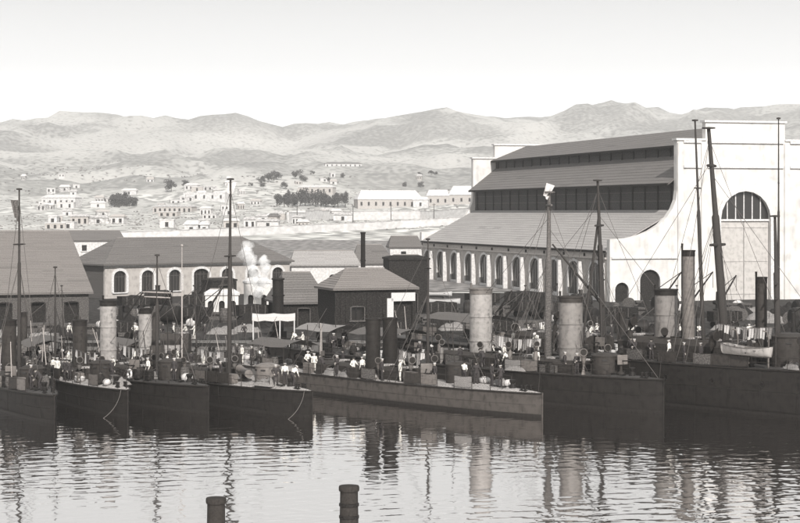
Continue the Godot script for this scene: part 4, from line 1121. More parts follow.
func build_rigging_and_awnings() -> void:
	var cg: Material = M.awning_dark
	canopy(fleet.a, 25.0, 31.0, 2.4, cg); canopy(fleet.b, 25.0, 31.0, 2.4, cg); canopy(fleet.c, 27.5, 33.0, 2.4, cg); canopy(fleet.d, 29.0, 35.0, 2.3, cg)
	canopy(fleet.e, 30.0, 36.0, 2.4, cg); canopy(fleet.f, 29.5, 36.0, 2.5, cg); canopy(fleet.f, 39.0, 45.0, 2.4, M.canvas_grey); canopy(fleet.g, 50.0, 58.0, 2.6, cg)
	# derricks, boathooks and signal lines
	for k in fleet:
		var c: Dictionary = fleet[k]
		for i in 7:
			var s := rng.randf_range(8.0, c.L - 4.0)
			var z := half_beam(c, s) * rng.randf_range(-0.75, 0.75)
			var y := deck_y(c, s, z)
			var h := rng.randf_range(2.2, 4.8)
			var st := S(); tube(st, [Vector3(-s, y - 0.05, z), Vector3(-s + rng.randf_range(-0.9, 0.9), y + h, z + rng.randf_range(-0.4, 0.4))], [0.06, 0.035], 5); obj("spar", st, [M.spar, M.spar, M.spar_pale][rng.randi() % 3], c.node)
		for i in 5:
			var s := rng.randf_range(10.0, c.L - 8.0)
			var st := S(); tube(st, [Vector3(-s, deck_y(c, s, 0) + rng.randf_range(5.0, 9.0) * 0.6, 0), Vector3(-s - rng.randf_range(2.0, 7.0), deck_y(c, s, 0) + 0.2, half_beam(c, s) * rng.randf_range(-0.7, 0.7))], [0.022], 4); obj("guy_wire", st, M.rope, c.node)
		for i in 9:
			var s := rng.randf_range(6.0, c.L - 4.0)
			var z := (half_beam(c, s) - 0.5) * (1.0 if i % 3 else -1.0)
			var st := S(); box(st, Vector3(-s, deck_y(c, s, z) + 0.4, z), Vector3(rng.randf_range(0.6, 1.5), rng.randf_range(0.7, 1.0), 0.55)); obj("locker", st, [M.paint_dark, M.paint_mid, M.timber_dark][rng.randi() % 3], c.node)

# ---------- people ----------
func bones_for(pose: int) -> Array:
	var J := {"pel": Vector3(0, 0.93, 0), "waist": Vector3(0, 1.08, 0), "chest": Vector3(0, 1.29, 0.0), "neck": Vector3(0, 1.46, 0.0), "head": Vector3(0, 1.60, 0.015)}
	for s in [-1.0, 1.0]:
		var k := "l" if s < 0 else "r"
		J["sh" + k] = Vector3(s * 0.185, 1.40, 0); J["el" + k] = Vector3(s * 0.25, 1.12, -0.03); J["wr" + k] = Vector3(s * 0.24, 0.87, 0.06)
		J["hip" + k] = Vector3(s * 0.09, 0.90, 0); J["kn" + k] = Vector3(s * 0.11, 0.48, 0.02); J["an" + k] = Vector3(s * 0.12, 0.08, -0.01)
	if pose == 1:
		J.elr = Vector3(0.27, 1.16, 0.16); J.wrr = Vector3(0.16, 1.12, 0.40); J.ell = Vector3(-0.30, 1.15, -0.06); J.wrl = Vector3(-0.17, 0.98, 0.08)
		J.knr = Vector3(0.12, 0.48, 0.10); J.anr = Vector3(0.14, 0.08, 0.10)
	elif pose == 2:
		var fwd := Basis(Vector3.RIGHT, 0.75)
		for k in ["waist", "chest", "neck", "head", "shl", "shr"]: J[k] = Vector3(0, 0.93, -0.04) + fwd * (J[k] - Vector3(0, 0.93, 0))
		J.ell = J.shl + Vector3(-0.06, -0.26, 0.08); J.wrl = J.ell + Vector3(0.04, -0.2, 0.14); J.elr = J.shr + Vector3(0.06, -0.26, 0.08); J.wrr = J.elr + Vector3(-0.04, -0.2, 0.14)
		J.knl = Vector3(-0.12, 0.49, 0.10); J.knr = Vector3(0.12, 0.49, 0.14); J.anr = Vector3(0.14, 0.08, 0.12)
	elif pose == 3:
		for k in ["pel", "waist", "chest", "neck", "head", "shl", "shr", "ell", "elr", "hipl", "hipr"]: J[k] -= Vector3(0, 0.43, 0)
		for s in [-1.0, 1.0]:
			var k := "l" if s < 0 else "r"
			J["kn" + k] = Vector3(s * 0.13, 0.50, 0.42); J["an" + k] = Vector3(s * 0.13, 0.08, 0.40); J["el" + k] = Vector3(s * 0.26, 0.70, 0.04); J["wr" + k] = Vector3(s * 0.13, 0.62, 0.26)
	var up: Vector3 = (J.head - J.neck).normalized()
	var b: Array = [[J.pel, J.waist, 0.145, 0.13, 2], [J.waist, J.chest, 0.13, 0.155, 1], [J.chest, J.neck, 0.15, 0.075, 1], [J.shl, J.shr, 0.085, 0.085, 1], [J.neck, J.head, 0.055, 0.06, 0], [J.head - up * 0.02, J.head + up * 0.04, 0.085, 0.098, 0]]
	for k in ["l", "r"]:
		b.append_array([[J["sh" + k], J["el" + k], 0.068, 0.05, 1], [J["el" + k], J["wr" + k], 0.05, 0.036, 1], [J["wr" + k], J["wr" + k] + (J["wr" + k] - J["el" + k]).normalized() * 0.09, 0.036, 0.042, 0]])
		b.append_array([[J["hip" + k], J["kn" + k], 0.095, 0.068, 2], [J["kn" + k], J["an" + k], 0.068, 0.055, 2], [J["an" + k] + Vector3(0, -0.02, -0.03), J["an" + k] + Vector3(0, -0.03, 0.17), 0.05, 0.042, 3]])
	return [b, J]
func person_meshes(pose: int, looks: Array) -> Array:
	var bj := bones_for(pose)
	var bones: Array = bj[0]; var J: Dictionary = bj[1]
	var cell := 0.027
	var lo := Vector3(-0.55, -0.05, -0.4); var n := Vector3i(41, 68, 46)
	var f := PackedFloat32Array(); f.resize(n.x * n.y * n.z); f.fill(1.0)
	var raw := PackedFloat32Array(); raw.resize(f.size()); raw.fill(1.0)
	var reg := PackedByteArray(); reg.resize(f.size())
	for b in bones:
		var a: Vector3 = b[0]; var e: Vector3 = b[1]
		var pad: float = maxf(b[2], b[3]) + 0.09
		var l := ((a.min(e) - Vector3.ONE * pad - lo) / cell).floor(); var h := ((a.max(e) + Vector3.ONE * pad - lo) / cell).ceil()
		var ab := e - a; var q := maxf(ab.length_squared(), 1e-6)
		for z in range(maxi(0, int(l.z)), mini(n.z, int(h.z) + 1)):
			for y in range(maxi(0, int(l.y)), mini(n.y, int(h.y) + 1)):
				for x in range(maxi(0, int(l.x)), mini(n.x, int(h.x) + 1)):
					var p := lo + Vector3(x, y, z) * cell
					var t := clampf((p - a).dot(ab) / q, 0.0, 1.0)
					var d := p.distance_to(a + ab * t) - lerpf(b[2], b[3], t)
					var i := (z * n.y + y) * n.x + x
					if d < raw[i]:
						raw[i] = d; reg[i] = b[4]
					var k := 0.045
					var hh := clampf(0.5 + 0.5 * (f[i] - d) / k, 0.0, 1.0)
					f[i] = lerpf(f[i], d, hh) - k * hh * (1.0 - hh)
	var vid := {}; var vs: Array[Vector3] = []; var vr: Array[int] = []
	var sx := 1; var sy := n.x; var sz := n.x * n.y
	for z in n.z - 1:
		for y in n.y - 1:
			for x in n.x - 1:
				var i := z * sz + y * sy + x
				var cnt := 0; var sum := Vector3.ZERO; var inside := 0
				var c := [f[i], f[i + sx], f[i + sy], f[i + sx + sy], f[i + sz], f[i + sx + sz], f[i + sy + sz], f[i + sx + sy + sz]]
				for v in c: if v < 0.0: inside += 1
				if inside == 0 or inside == 8: continue
				for e in [[0, 1], [2, 3], [4, 5], [6, 7], [0, 2], [1, 3], [4, 6], [5, 7], [0, 4], [1, 5], [2, 6], [3, 7]]:
					var u: float = c[e[0]]; var v: float = c[e[1]]
					if (u < 0.0) != (v < 0.0):
						var t := u / (u - v)
						var pa := Vector3(e[0] & 1, (e[0] >> 1) & 1, e[0] >> 2); var pb := Vector3(e[1] & 1, (e[1] >> 1) & 1, e[1] >> 2)
						sum += pa.lerp(pb, t); cnt += 1
				vid[i] = vs.size(); vs.append(lo + (Vector3(x, y, z) + sum / cnt) * cell); vr.append(reg[i])
	var quads: Array = []
	for i in vid:
		for ax in [[sx, sy, sz], [sy, sz, sx], [sz, sx, sy]]:
			# the edge from node i along ax[0] is shared by four cells
			if (f[i] < 0.0) == (f[i + ax[0]] < 0.0): continue
			var c0: int = i - ax[1] - ax[2]; var c1: int = i - ax[2]; var c3: int = i - ax[1]
			if vid.has(c0) and vid.has(c1) and vid.has(c3):
				var qd := [vid[c0], vid[c1], vid[i], vid[c3]]
				if f[i] < 0.0: qd.reverse()
				quads.append(qd)
	var out: Array = []
	for look in looks:
		var st := S(); st.set_smooth_group(1)
		for qd in quads:
			for o in [0, 1, 2, 0, 2, 3]:
				st.set_color(look[vr[qd[o]]]); st.add_vertex(vs[qd[o]])
		st.set_color(look[0])
		for k in ["l", "r"]:
			var dir: Vector3 = (J["wr" + k] - J["el" + k]).normalized()
			var side := dir.cross(Vector3(1, 0, 0)).normalized()
			var h: Vector3 = J["wr" + k] + dir * 0.1
			for g in 4:
				var o := h + side * (g - 1.5) * 0.021
				tube(st, [o, o + dir * (0.035 + 0.008 * (1 if g in [1, 2] else 0)), o + dir * 0.065 + Vector3(0, -0.008, 0.012)], [0.0095, 0.009, 0.007], 5)
			var th := J["wr" + k] + dir * 0.04 as Vector3
			tube(st, [th, th + side * 0.05 + dir * 0.03, th + side * 0.055 + dir * 0.065], [0.012, 0.011, 0.008], 5)
		var up: Vector3 = (J.head - J.neck).normalized()
		var fw := Vector3(1, 0, 0).cross(up).normalized()
		var hd: Vector3 = J.head
		tube(st, [hd + fw * 0.085 + up * 0.02, hd + fw * 0.118 - up * 0.02], [0.008, 0.018], 5)
		for s in [-1.0, 1.0]: tube(st, [hd + Vector3(s * 0.09, 0, 0) + up * 0.02, hd + Vector3(s * 0.105, 0, 0) + up * 0.01], [0.03, 0.022], 6)
		st.set_color(Color(0.03, 0.025, 0.02))
		for s in [-1.0, 1.0]: box(st, hd + fw * 0.092 + up * 0.025 + Vector3(s * 0.035, 0, 0), Vector3(0.026, 0.012, 0.012))
		box(st, hd + fw * 0.086 - up * 0.045, Vector3(0.045, 0.008, 0.012))
		tube(st, [hd - fw * 0.03 + up * 0.0, hd - fw * 0.03 + up * 0.07], [0.1, 0.088], 10)
		out.append(done(st))
	return [out, J.head, up_of(J)]
func up_of(J: Dictionary) -> Vector3:
	return (J.head - J.neck).normalized()
var sailors: Array = []
var sailor_looks := ["in white rig", "in dark rig", "in white jumper"]
var sailor_poses := ["standing", "handling gear", "bending over", "sitting"]
func make_sailors() -> void:
	var skin := Color(0.27, 0.245, 0.225)
	var w := Color(0.58, 0.56, 0.52); var dk := Color(0.03, 0.027, 0.026); var shoe := Color(0.02, 0.018, 0.016)
	var looks := [[skin, w, w, shoe], [skin, dk, dk, shoe], [skin, w, dk, shoe]]
	for pose in 4:
		var pm := person_meshes(pose, looks)
		for k in 3:
			var head: Vector3 = pm[1]; var up: Vector3 = pm[2]
			var st := S()
			var bs := Basis(Vector3.RIGHT, atan2(up.z, up.y))
			lathe(st, [Vector2(0.1, 0.045), Vector2(0.103, 0.085), Vector2(0.14, 0.115), Vector2(0.135, 0.135), Vector2(0.0, 0.14)], 12, head, bs)
			sailors.append([pm[0][k], done(st)])
func sailor(pos: Vector3, turn: float, pose: int, look: int, where: String, white_cap := true) -> void:
	var lab: String = "sailor %s and %s cap %s %s" % [sailor_looks[look], "white" if white_cap else "black", sailor_poses[pose], where]
	var t := thing("person", lab, "person", pos, turn, lab)
	t.scale = Vector3.ONE * rng.randf_range(0.94, 1.05)
	var s: Array = sailors[pose * 3 + look]
	mesh_node("body", s[0], M.cloth, t)
	mesh_node("cap", s[1], M.canvas if white_cap else M.paint_black, t)

# ---------- small things ----------
var protos := {}
func proto_holder(called: String) -> Node3D:
	var n := Node3D.new(); protos[called] = n
	return n
func make_protos() -> void:
	var st: SurfaceTool
	var n := proto_holder("crate")
	st = S(); box(st, Vector3(0, 0.3, 0), Vector3(0.8, 0.6, 0.6)); obj("body", st, M.timber_mid, n)
	for q in [[-0.36, 0.31], [0.36, 0.31]]:
		st = S(); box(st, Vector3(q[0], 0.3, q[1]), Vector3(0.08, 0.6, 0.03)); obj("batten", st, M.timber_dark, n)
	st = S(); box(st, Vector3(0, 0.62, 0), Vector3(0.84, 0.04, 0.64)); obj("lid", st, M.timber_mid, n)
	n = proto_holder("barrel")
	st = S(); lathe(st, [Vector2(0, 0), Vector2(0.25, 0), Vector2(0.31, 0.22), Vector2(0.33, 0.45), Vector2(0.31, 0.68), Vector2(0.25, 0.9), Vector2(0.23, 0.9), Vector2(0.23, 0.86), Vector2(0, 0.86)], 14); obj("staves", st, M.timber_mid, n)
	for y in [0.12, 0.3, 0.6, 0.78]:
		st = S(); var r := 0.335 - absf(y - 0.45) * 0.16; lathe(st, [Vector2(r - 0.03, y - 0.025), Vector2(r, y - 0.025), Vector2(r, y + 0.025), Vector2(r - 0.03, y + 0.025)], 14); obj("hoop", st, M.iron, n)
	n = proto_holder("bucket")
	st = S(); lathe(st, [Vector2(0, 0), Vector2(0.2, 0), Vector2(0.28, 0.5), Vector2(0.3, 0.5), Vector2(0.3, 0.54), Vector2(0.25, 0.54), Vector2(0.18, 0.06), Vector2(0, 0.06)], 14); obj("pail", st, M.white_paint, n)
	st = S()
	var hp: Array = []
	for i in 9: hp.append(Vector3(cos(PI * i / 8) * 0.28, 0.5 + sin(PI * i / 8) * 0.2, 0))
	tube(st, hp, [0.014], 4); obj("handle", st, M.iron, n)
	n = proto_holder("bundle")
	st = S(); st.set_smooth_group(1)
	var rows: Array = []
	var nn := FastNoiseLite.new(); nn.seed = 8; nn.frequency = 1.6
	for i in 9:
		var line: Array = []
		for k in 12:
			var th := PI * i / 8; var ph := TAU * k / 12
			var v := Vector3(sin(th) * cos(ph), cos(th), sin(th) * sin(ph))
			v *= 1.0 + 0.3 * nn.get_noise_3dv(v * 0.9)
			line.append(Vector3(v.x * 0.48, maxf(v.y * 0.3 + 0.24, 0.0), v.z * 0.34))
		rows.append(line)
	for i in 8: ring(st, rows[i], rows[i + 1])
	obj("wrapped_canvas", st, M.canvas, n)
	for x in [-0.2, 0.2]:
		var pts: Array = []
		for k in 11: pts.append(Vector3(x, maxf(0.24 + cos(TAU * k / 10) * 0.31, 0.0), sin(TAU * k / 10) * 0.33))
		st = S(); tube(st, pts, [0.018], 4); obj("lashing", st, M.rope, n)
	n = proto_holder("rope_coil")
	for k in 4:
		var pts: Array = []
		for i in 19: pts.append(Vector3(cos(TAU * i / 18) * (0.36 - 0.02 * k), 0.05 + 0.075 * k, sin(TAU * i / 18) * (0.36 - 0.02 * k)))
		st = S(); tube(st, pts, [0.042], 6); obj("turn", st, M.rope, n)
	n = proto_holder("lifebuoy")
	var lp: Array = []
	for i in 21: lp.append(Vector3(cos(TAU * i / 20) * 0.31, sin(TAU * i / 20) * 0.31, 0))
	st = S(); tube(st, lp, [0.085], 8); obj("ring", st, M.white_paint, n)
	for i in 4:
		var a := PI * 0.25 + PI * 0.5 * i
		st = S(); box(st, Vector3(cos(a) * 0.31, sin(a) * 0.31, 0), Vector3(0.19, 0.09, 0.19), Basis(Vector3.BACK, a)); obj("band", st, M.canvas_grey, n)
	n = proto_holder("timber_stack")
	for j in 4:
		for i in 5:
			st = S(); box(st, Vector3(0.06 * ((i * 7 + j * 3) % 5), 0.12 + j * 0.24, (i - 2) * 0.34), Vector3(3.6 - 0.1 * ((i + j) % 4), 0.22, 0.31)); obj("plank", st, M.timber_mid if (i + j) % 3 else M.timber_dark, n)
	n = proto_holder("coal_sack")
	st = S(); lathe(st, [Vector2(0, 0), Vector2(0.26, 0.0), Vector2(0.33, 0.2), Vector2(0.3, 0.5), Vector2(0.2, 0.72), Vector2(0.1, 0.8), Vector2(0.14, 0.92), Vector2(0, 0.9)], 12, Vector3.ZERO, Basis.IDENTITY, true); obj("sacking", st, M.timber_dark, n)
	st = S(); lathe(st, [Vector2(0.09, 0.77), Vector2(0.125, 0.79), Vector2(0.125, 0.82), Vector2(0.09, 0.84)], 10); obj("tie", st, M.rope, n)
	n = proto_holder("canvas_heap")
	st = S(); st.set_smooth_group(1)
	rows = []
	for i in 9:
		var line: Array = []
		for k in 11:
			var x := (k - 5) / 5.0; var z := (i - 4) / 4.0
			var h := maxf(0.0, 1.0 - x * x) * maxf(0.0, 1.0 - z * z)
			line.append(Vector3(x * 1.0, 0.012 + 0.62 * pow(h, 0.6) * (0.75 + 0.6 * nn.get_noise_2d(x * 1.4 + 5, z * 1.4)), z * 0.62))
		rows.append(line)
	for i in 8:
		for k in 10: quad(st, rows[i][k], rows[i][k + 1], rows[i + 1][k + 1], rows[i + 1][k])
	obj("cover", st, M.canvas_grey, n)
	st = S(); tube(st, [Vector3(-0.25, 0.0, -0.62), Vector3(-0.25, 0.55, -0.25), Vector3(-0.25, 0.66, 0.0), Vector3(-0.25, 0.55, 0.25), Vector3(-0.25, 0.0, 0.62)], [0.02], 4); obj("lashing", st, M.rope, n)
	n = proto_holder("coal_wagon")
	st = S(); box(st, Vector3(0, 0.95, 0), Vector3(3.8, 0.2, 1.9)); obj("chassis", st, M.timber_dark, n)
	for q in [[0, 1.55, 0.94, 3.8, 0.06], [0, 1.55, -0.94, 3.8, 0.06], [1.87, 1.55, 0, 0.06, 1.82], [-1.87, 1.55, 0, 0.06, 1.82]]:
		st = S(); box(st, Vector3(q[0], q[1], q[2]), Vector3(q[3], 1.0, q[4])); obj("side", st, M.timber_dark, n)
	for x in [-1.25, -0.4, 0.4, 1.25]:
		st = S(); box(st, Vector3(x, 1.5, 0.995), Vector3(0.1, 1.1, 0.05)); obj("brace", st, M.timber_mid, n)
	for x in [-1.15, 1.15]:
		for z in [-0.75, 0.75]:
			st = S(); lathe(st, [Vector2(0, -0.05), Vector2(0.42, -0.05), Vector2(0.42, 0.05), Vector2(0.3, 0.07), Vector2(0, 0.07)], 14, Vector3(x, 0.42, z), Basis(Vector3.RIGHT, PI * 0.5)); obj("wheel", st, M.iron, n)
	st = S(); st.set_smooth_group(1)
	rows = []
	for i in 7:
		var line: Array = []
		for k in 11: line.append(Vector3((k - 5) * 0.365, 1.75 + 0.45 * (1.0 - pow((k - 5) / 5.0, 2.0)) * (1.0 - pow((i - 3) / 3.0, 2.0)) + 0.1 * nn.get_noise_2d(k * 0.9, i * 0.9), (i - 3) * 0.3))
		rows.append(line)
	for i in 6:
		for k in 10: quad(st, rows[i][k], rows[i][k + 1], rows[i + 1][k + 1], rows[i + 1][k])
	obj("coal_load", st, M.coal, n)
	n = proto_holder("coal_heap")
	st = S()
	rows = []
	for i in 13:
		var line: Array = []
		for k in 17:
			var x := (k - 8) / 8.0; var z := (i - 6) / 6.0
			var rr := sqrt(x * x + z * z)
			line.append(Vector3(x * 2.4, maxf(-0.05, 1.7 * (1.0 - rr) + 0.28 * nn.get_noise_2d(x * 3.0, z * 3.0)), z * 1.8))
		rows.append(line)
	for i in 12:
		for k in 16: quad(st, rows[i][k], rows[i][k + 1], rows[i + 1][k + 1], rows[i + 1][k])
	obj("coal_pile", st, M.coal, n)
	n = proto_holder("boiler")
	st = S(); lathe(st, [Vector2(0, -1.6), Vector2(0.9, -1.55), Vector2(1.1, -1.35), Vector2(1.1, 1.35), Vector2(0.9, 1.55), Vector2(0, 1.6)], 20, Vector3(0, 1.3, 0), Basis(Vector3.BACK, PI * 0.5)); obj("shell", st, M.iron, n)
	for x in [-1.0, 0.0, 1.0]:
		st = S(); lathe(st, [Vector2(1.09, -0.06), Vector2(1.14, -0.06), Vector2(1.14, 0.06), Vector2(1.09, 0.06)], 20, Vector3(x, 1.3, 0), Basis(Vector3.BACK, PI * 0.5)); obj("seam_band", st, M.paint_dark, n)
	for x in [-0.9, 0.9]:
		st = S(); box(st, Vector3(x, 0.18, 0), Vector3(0.3, 0.36, 1.8)); obj("chock", st, M.timber_mid, n)
	st = S(); lathe(st, [Vector2(0.3, 2.3), Vector2(0.3, 2.9), Vector2(0.36, 2.9), Vector2(0.36, 2.98), Vector2(0, 2.98)], 12); obj("dome", st, M.iron, n)
	n = proto_holder("cable_drum")
	for z in [-0.5, 0.5]:
		st = S(); lathe(st, [Vector2(0, -0.05), Vector2(0.85, -0.05), Vector2(0.85, 0.05), Vector2(0, 0.05)], 18, Vector3(0, 0.85, z), Basis(Vector3.RIGHT, PI * 0.5)); obj("flange", st, M.timber_mid, n)
	st = S(); lathe(st, [Vector2(0.6, -0.46), Vector2(0.62, 0.0), Vector2(0.6, 0.46)], 16, Vector3(0, 0.85, 0), Basis(Vector3.RIGHT, PI * 0.5)); obj("cable", st, M.rope, n)
	n = proto_holder("hand_crane")
	st = S(); lathe(st, [Vector2(0.7, 0), Vector2(0.6, 0.5), Vector2(0.3, 0.6), Vector2(0.22, 2.6), Vector2(0, 2.7)], 12); obj("pedestal", st, M.iron, n)
	st = S(); tube(st, [Vector3(0.1, 0.8, 0), Vector3(2.8, 4.6, 0)], [0.14, 0.09], 6); obj("jib", st, M.iron, n)
	st = S(); tube(st, [Vector3(0, 2.6, 0), Vector3(2.8, 4.6, 0)], [0.05], 5); obj("tie", st, M.iron, n)
	st = S(); tube(st, [Vector3(2.8, 4.6, 0), Vector3(2.8, 2.6, 0)], [0.03], 4); obj("chain", st, M.iron, n)
	st = S(); lathe(st, [Vector2(0, -0.3), Vector2(0.28, -0.3), Vector2(0.28, 0.3), Vector2(0, 0.3)], 10, Vector3(-0.3, 1.3, 0), Basis(Vector3.RIGHT, PI * 0.5)); obj("winch", st, M.iron, n)
func put(kind: String, cat: String, label: String, pos: Vector3, turn: float, group := "", scale := 1.0, m: Material = null) -> Node3D:
	var t: Node3D = protos[kind].duplicate()
	t.name = numbered(kind); add_child(t)
	t.position = pos; t.rotation.y = turn; t.scale = Vector3.ONE * scale
	tag(t, label, cat, group)
	if m: (t.get_child(0) as MeshInstance3D).material_override = m
	return t
func dinghy(label: String, pos: Vector3, turn: float, L: float, m: Material, group := "", name := "rowing_boat") -> Node3D:
	var t := thing(name, label, "boat", pos, turn, group)
	var st := S(); st.set_smooth_group(1)
	var rows: Array = []; var inner: Array = []
	var B := L * 0.3; var H := L * 0.13
	for i in 15:
		var u := i / 14.0
		var b := B * 0.5 * pow(sin(PI * clampf(0.06 + u * 0.78, 0, 1)), 0.75)
		var top := H * (1.0 + 0.45 * pow(absf(u - 0.45) * 1.8, 2.0))
		var l1: Array = []; var l2: Array = []
		for j in 11:
			var a := PI * j / 10
			var y := top * (1.0 - pow(sin(a), 0.8))
			l1.append(Vector3(L * (0.5 - u), y, -cos(a) * b)); l2.append(Vector3(L * (0.5 - u) * 0.98, maxf(y, 0.06) + 0.01, -cos(a) * maxf(b - 0.04, 0.0)))
		rows.append(l1); inner.append(l2)
	for i in 14:
		for j in 10:
			quad(st, rows[i][j], rows[i + 1][j], rows[i + 1][j + 1], rows[i][j + 1]); quad(st, inner[i][j], inner[i][j + 1], inner[i + 1][j + 1], inner[i + 1][j])
	for q in [0, 14]:
		for j in range(1, 10): tri(st, rows[q][0], rows[q][j], rows[q][j + 1])
	obj("hull", st, m, t)
	for sd in [0, 10]:
		var pts: Array = []
		for i in 15: pts.append(rows[i][sd] + Vector3(0, 0.02, 0))
		st = S(); tube(st, pts, [0.035], 5); obj("gunwale", st, M.timber_mid, t)
	for x in [-0.22, 0.02, 0.24]:
		st = S(); box(st, Vector3(L * x, H * 0.75, 0), Vector3(0.24, 0.04, B * 0.84)); obj("thwart", st, M.timber_mid, t)
	st = S(); tube(st, [Vector3(-L * 0.5, -0.03, 0), Vector3(L * 0.47, -0.03, 0)], [0.05], 5); obj("keel", st, M.timber_mid, t)
	return t
func cloth(called: String, label: String, cat: String, pos: Vector3, turn: float, w: float, h: float, m: Material, seed: int, group := "", slack := 0.5, tilt := 0.0) -> void:
	# hanging cloth: x along the top edge, falling in folds
	var st := S(); st.set_smooth_group(1)
	var rows: Array = []
	for i in 9:
		var line: Array = []
		for k in 13:
			var u := k / 12.0; var v := i / 8.0
			var ww := w * lerpf(1.0, slack, v)
			line.append(Vector3(u * ww, -v * h * (1.0 - 0.12 * sin(u * 3.0 + seed)), sin(u * 11.0 + seed + v * 1.5) * 0.09 * w * (0.25 + v)))
		rows.append(line)
	for i in 8:
		for k in 12: quad(st, rows[i][k], rows[i][k + 1], rows[i + 1][k + 1], rows[i + 1][k])
	var o := obj(called, st, m, self)
	o.position = pos; o.rotation = Vector3(0, turn, tilt)
	tag(o, label, cat, group)
func build_small_things() -> void:
	make_sailors(); make_protos()
	rng.seed = 41
	# mooring piles in front
	for q in [[216, 497, "weathered mooring pile with one cap band, standing alone in the water"], [349, 485, "weathered mooring pile with a second band below its cap"]]:
		var d: float = 13.5 * FOC / (q[1] - 212.0)
		var p := P(q[0], q[1], d)
		var r := 9.4 / FOC * d
		var t := thing("mooring_pile", q[2], "pile", Vector3(p.x, 0, p.z))
		var st := S(); lathe(st, [Vector2(r * 0.98, -2.0), Vector2(r * 1.0, 0.3), Vector2(r * 0.97, 1.0), Vector2(r * 0.95, 1.72)], 20); obj("shaft", st, M.pile, t)
		st = S(); lathe(st, [Vector2(r * 0.9, 1.70), Vector2(r * 1.06, 1.70), Vector2(r * 1.1, 1.76), Vector2(r * 1.1, 1.9), Vector2(r * 1.04, 1.97), Vector2(r * 0.6, 2.0), Vector2(0, 1.98)], 20); obj("cap", st, M.pile, t)
		for y in ([0.95, 0.35] if q[0] > 300 else [0.4]):
			st = S(); lathe(st, [Vector2(r * 0.95, y), Vector2(r * 1.07, y + 0.02), Vector2(r * 1.07, y + 0.15), Vector2(r * 0.95, y + 0.17)], 20); obj("band", st, M.iron, t)
	# crews
	var where := {"a": "aboard the boat by the tiled shed", "b": "aboard the boat with short dark funnel", "c": "aboard the double yard boat", "d": "aboard the tall flag mast boat", "e": "aboard the grey twin funnel boat", "f": "aboard the torpedo gunboat", "g": "aboard the black steamship"}
	var crew := {"a": 9, "b": 10, "c": 14, "d": 16, "e": 24, "f": 25, "g": 20}
	var clear := {"a": [[6, 8.5], [9.5, 12], [25, 27.4]], "b": [[6.2, 8.6], [9.3, 11.6], [24, 26.4]], "c": [[5.4, 7.8], [9.8, 13.2], [20, 21.5], [26, 28.2]], "d": [[5.6, 8], [8, 11.4], [13.6, 14.9]], "e": [[8.2, 10.6], [11.3, 14.4], [27, 31.2]], "f": [[3.5, 7.8], [26.4, 30.5]], "g": [[15.3, 19.4]]}
	for k in crew:
		var c: Dictionary = fleet[k]
		var got := 0
		var tries := 0
		while got < crew[k] and tries < 400:
			tries += 1
			var s := rng.randf_range(3.0, minf(c.L - 3.0, 31.0 if k < "e" else 46.0))
			var ok := true
			for q in clear[k]: if s > q[0] and s < q[1]: ok = false
			var b := half_beam(c, s)
			if not ok or b < 0.8: continue
			var z := rng.randf_range(-b * 0.55, b * 0.7) if s < 10.0 and k != "f" else (rng.randf_range(b * 0.66, b - 0.42) if rng.randf() < 0.7 else -rng.randf_range(b * 0.66, b - 0.42))
			for q in c.get("spots", []): if absf(q.x - s) < 0.8 and absf(q.y - z) < 0.8: ok = false
			if not ok: continue
			if not c.has("spots"): c.spots = []
			c.spots.append(Vector2(s, z))
			var pose := [0, 0, 1, 1, 2, 0][rng.randi() % 6] as int
			sailor(on_deck(c, s, z, -0.01), rng.randf() * TAU, pose, [0, 1, 1, 1, 2, 2, 1][rng.randi() % 7], where[k], rng.randf() < 0.7)
			got += 1
	# gear on the decks
	var gear := ["crate", "barrel", "bundle", "rope_coil", "bucket", "coal_sack", "canvas_heap", "coal_sack", "canvas_heap", "crate", "barrel", "bundle"]
	var gname := {"crate": "wooden crate", "barrel": "hooped barrel", "bundle": "lashed white canvas bundle", "rope_coil": "coil of thick rope", "bucket": "white bucket", "coal_sack": "tied coal sack", "canvas_heap": "grey canvas covered heap"}
	for k in crew:
		var c: Dictionary = fleet[k]
		var got := 0; var tries := 0
		while got < (62 if k in ["e", "f", "g"] else 40) and tries < 900:
			tries += 1
			var s := rng.randf_range(3.6, minf(c.L - 3.0, 33.0 if k < "e" else 48.0))
			var ok := true
			for q in clear[k]: if s > q[0] and s < q[1]: ok = false
			var b := half_beam(c, s)
			if not ok or b < 1.0: continue
			var z := rng.randf_range(-b * 0.6, b * 0.6) if s < 9.0 and k != "f" else (rng.randf_range(b * 0.66, b - 0.45) if rng.randf() < 0.75 else -rng.randf_range(b * 0.66, b - 0.45))
			for q in c.spots: if absf(q.x - s) < 0.95 and absf(q.y - z) < 0.75: ok = false
			if not ok: continue
			c.spots.append(Vector2(s, z))
			var kind: String = gear[rng.randi() % gear.size()]
			var lab: String = "%s on deck %s" % [gname[kind], where[k]]
			put(kind, {"crate": "crate", "barrel": "barrel", "bundle": "bundle", "rope_coil": "rope", "bucket": "bucket", "coal_sack": "sack", "canvas_heap": "canvas"}[kind], lab, on_deck(c, s, z, -0.02), c.node.rotation.y + rng.randf_range(-0.3, 0.3), lab, rng.randf_range(0.85, 1.2))
			got += 1
	# lifebuoys hung on rails
	for q in [["c", 129.0, 353.0, "white lifebuoy on the rail aboard the double yard boat"], ["d", 179.0, 349.0, "white lifebuoy on the rail aboard the tall flag mast boat"]]:
		var c: Dictionary = fleet[q[0]]
		var z := 2.0
		var s := s_at(c, q[1], z)
		var p := on_deck(c, s, half_beam(c, s) - 0.02, 0.55)
		put("lifebuoy", "lifebuoy", q[3], p, c.node.rotation.y, "", 1.05)
	# flags
	var fl: Dictionary = fleet.f
	var s := s_at(fl, 548)
	var base: Vector3 = fl.node.transform * Vector3(-s + 0.12, 0, 0.28)
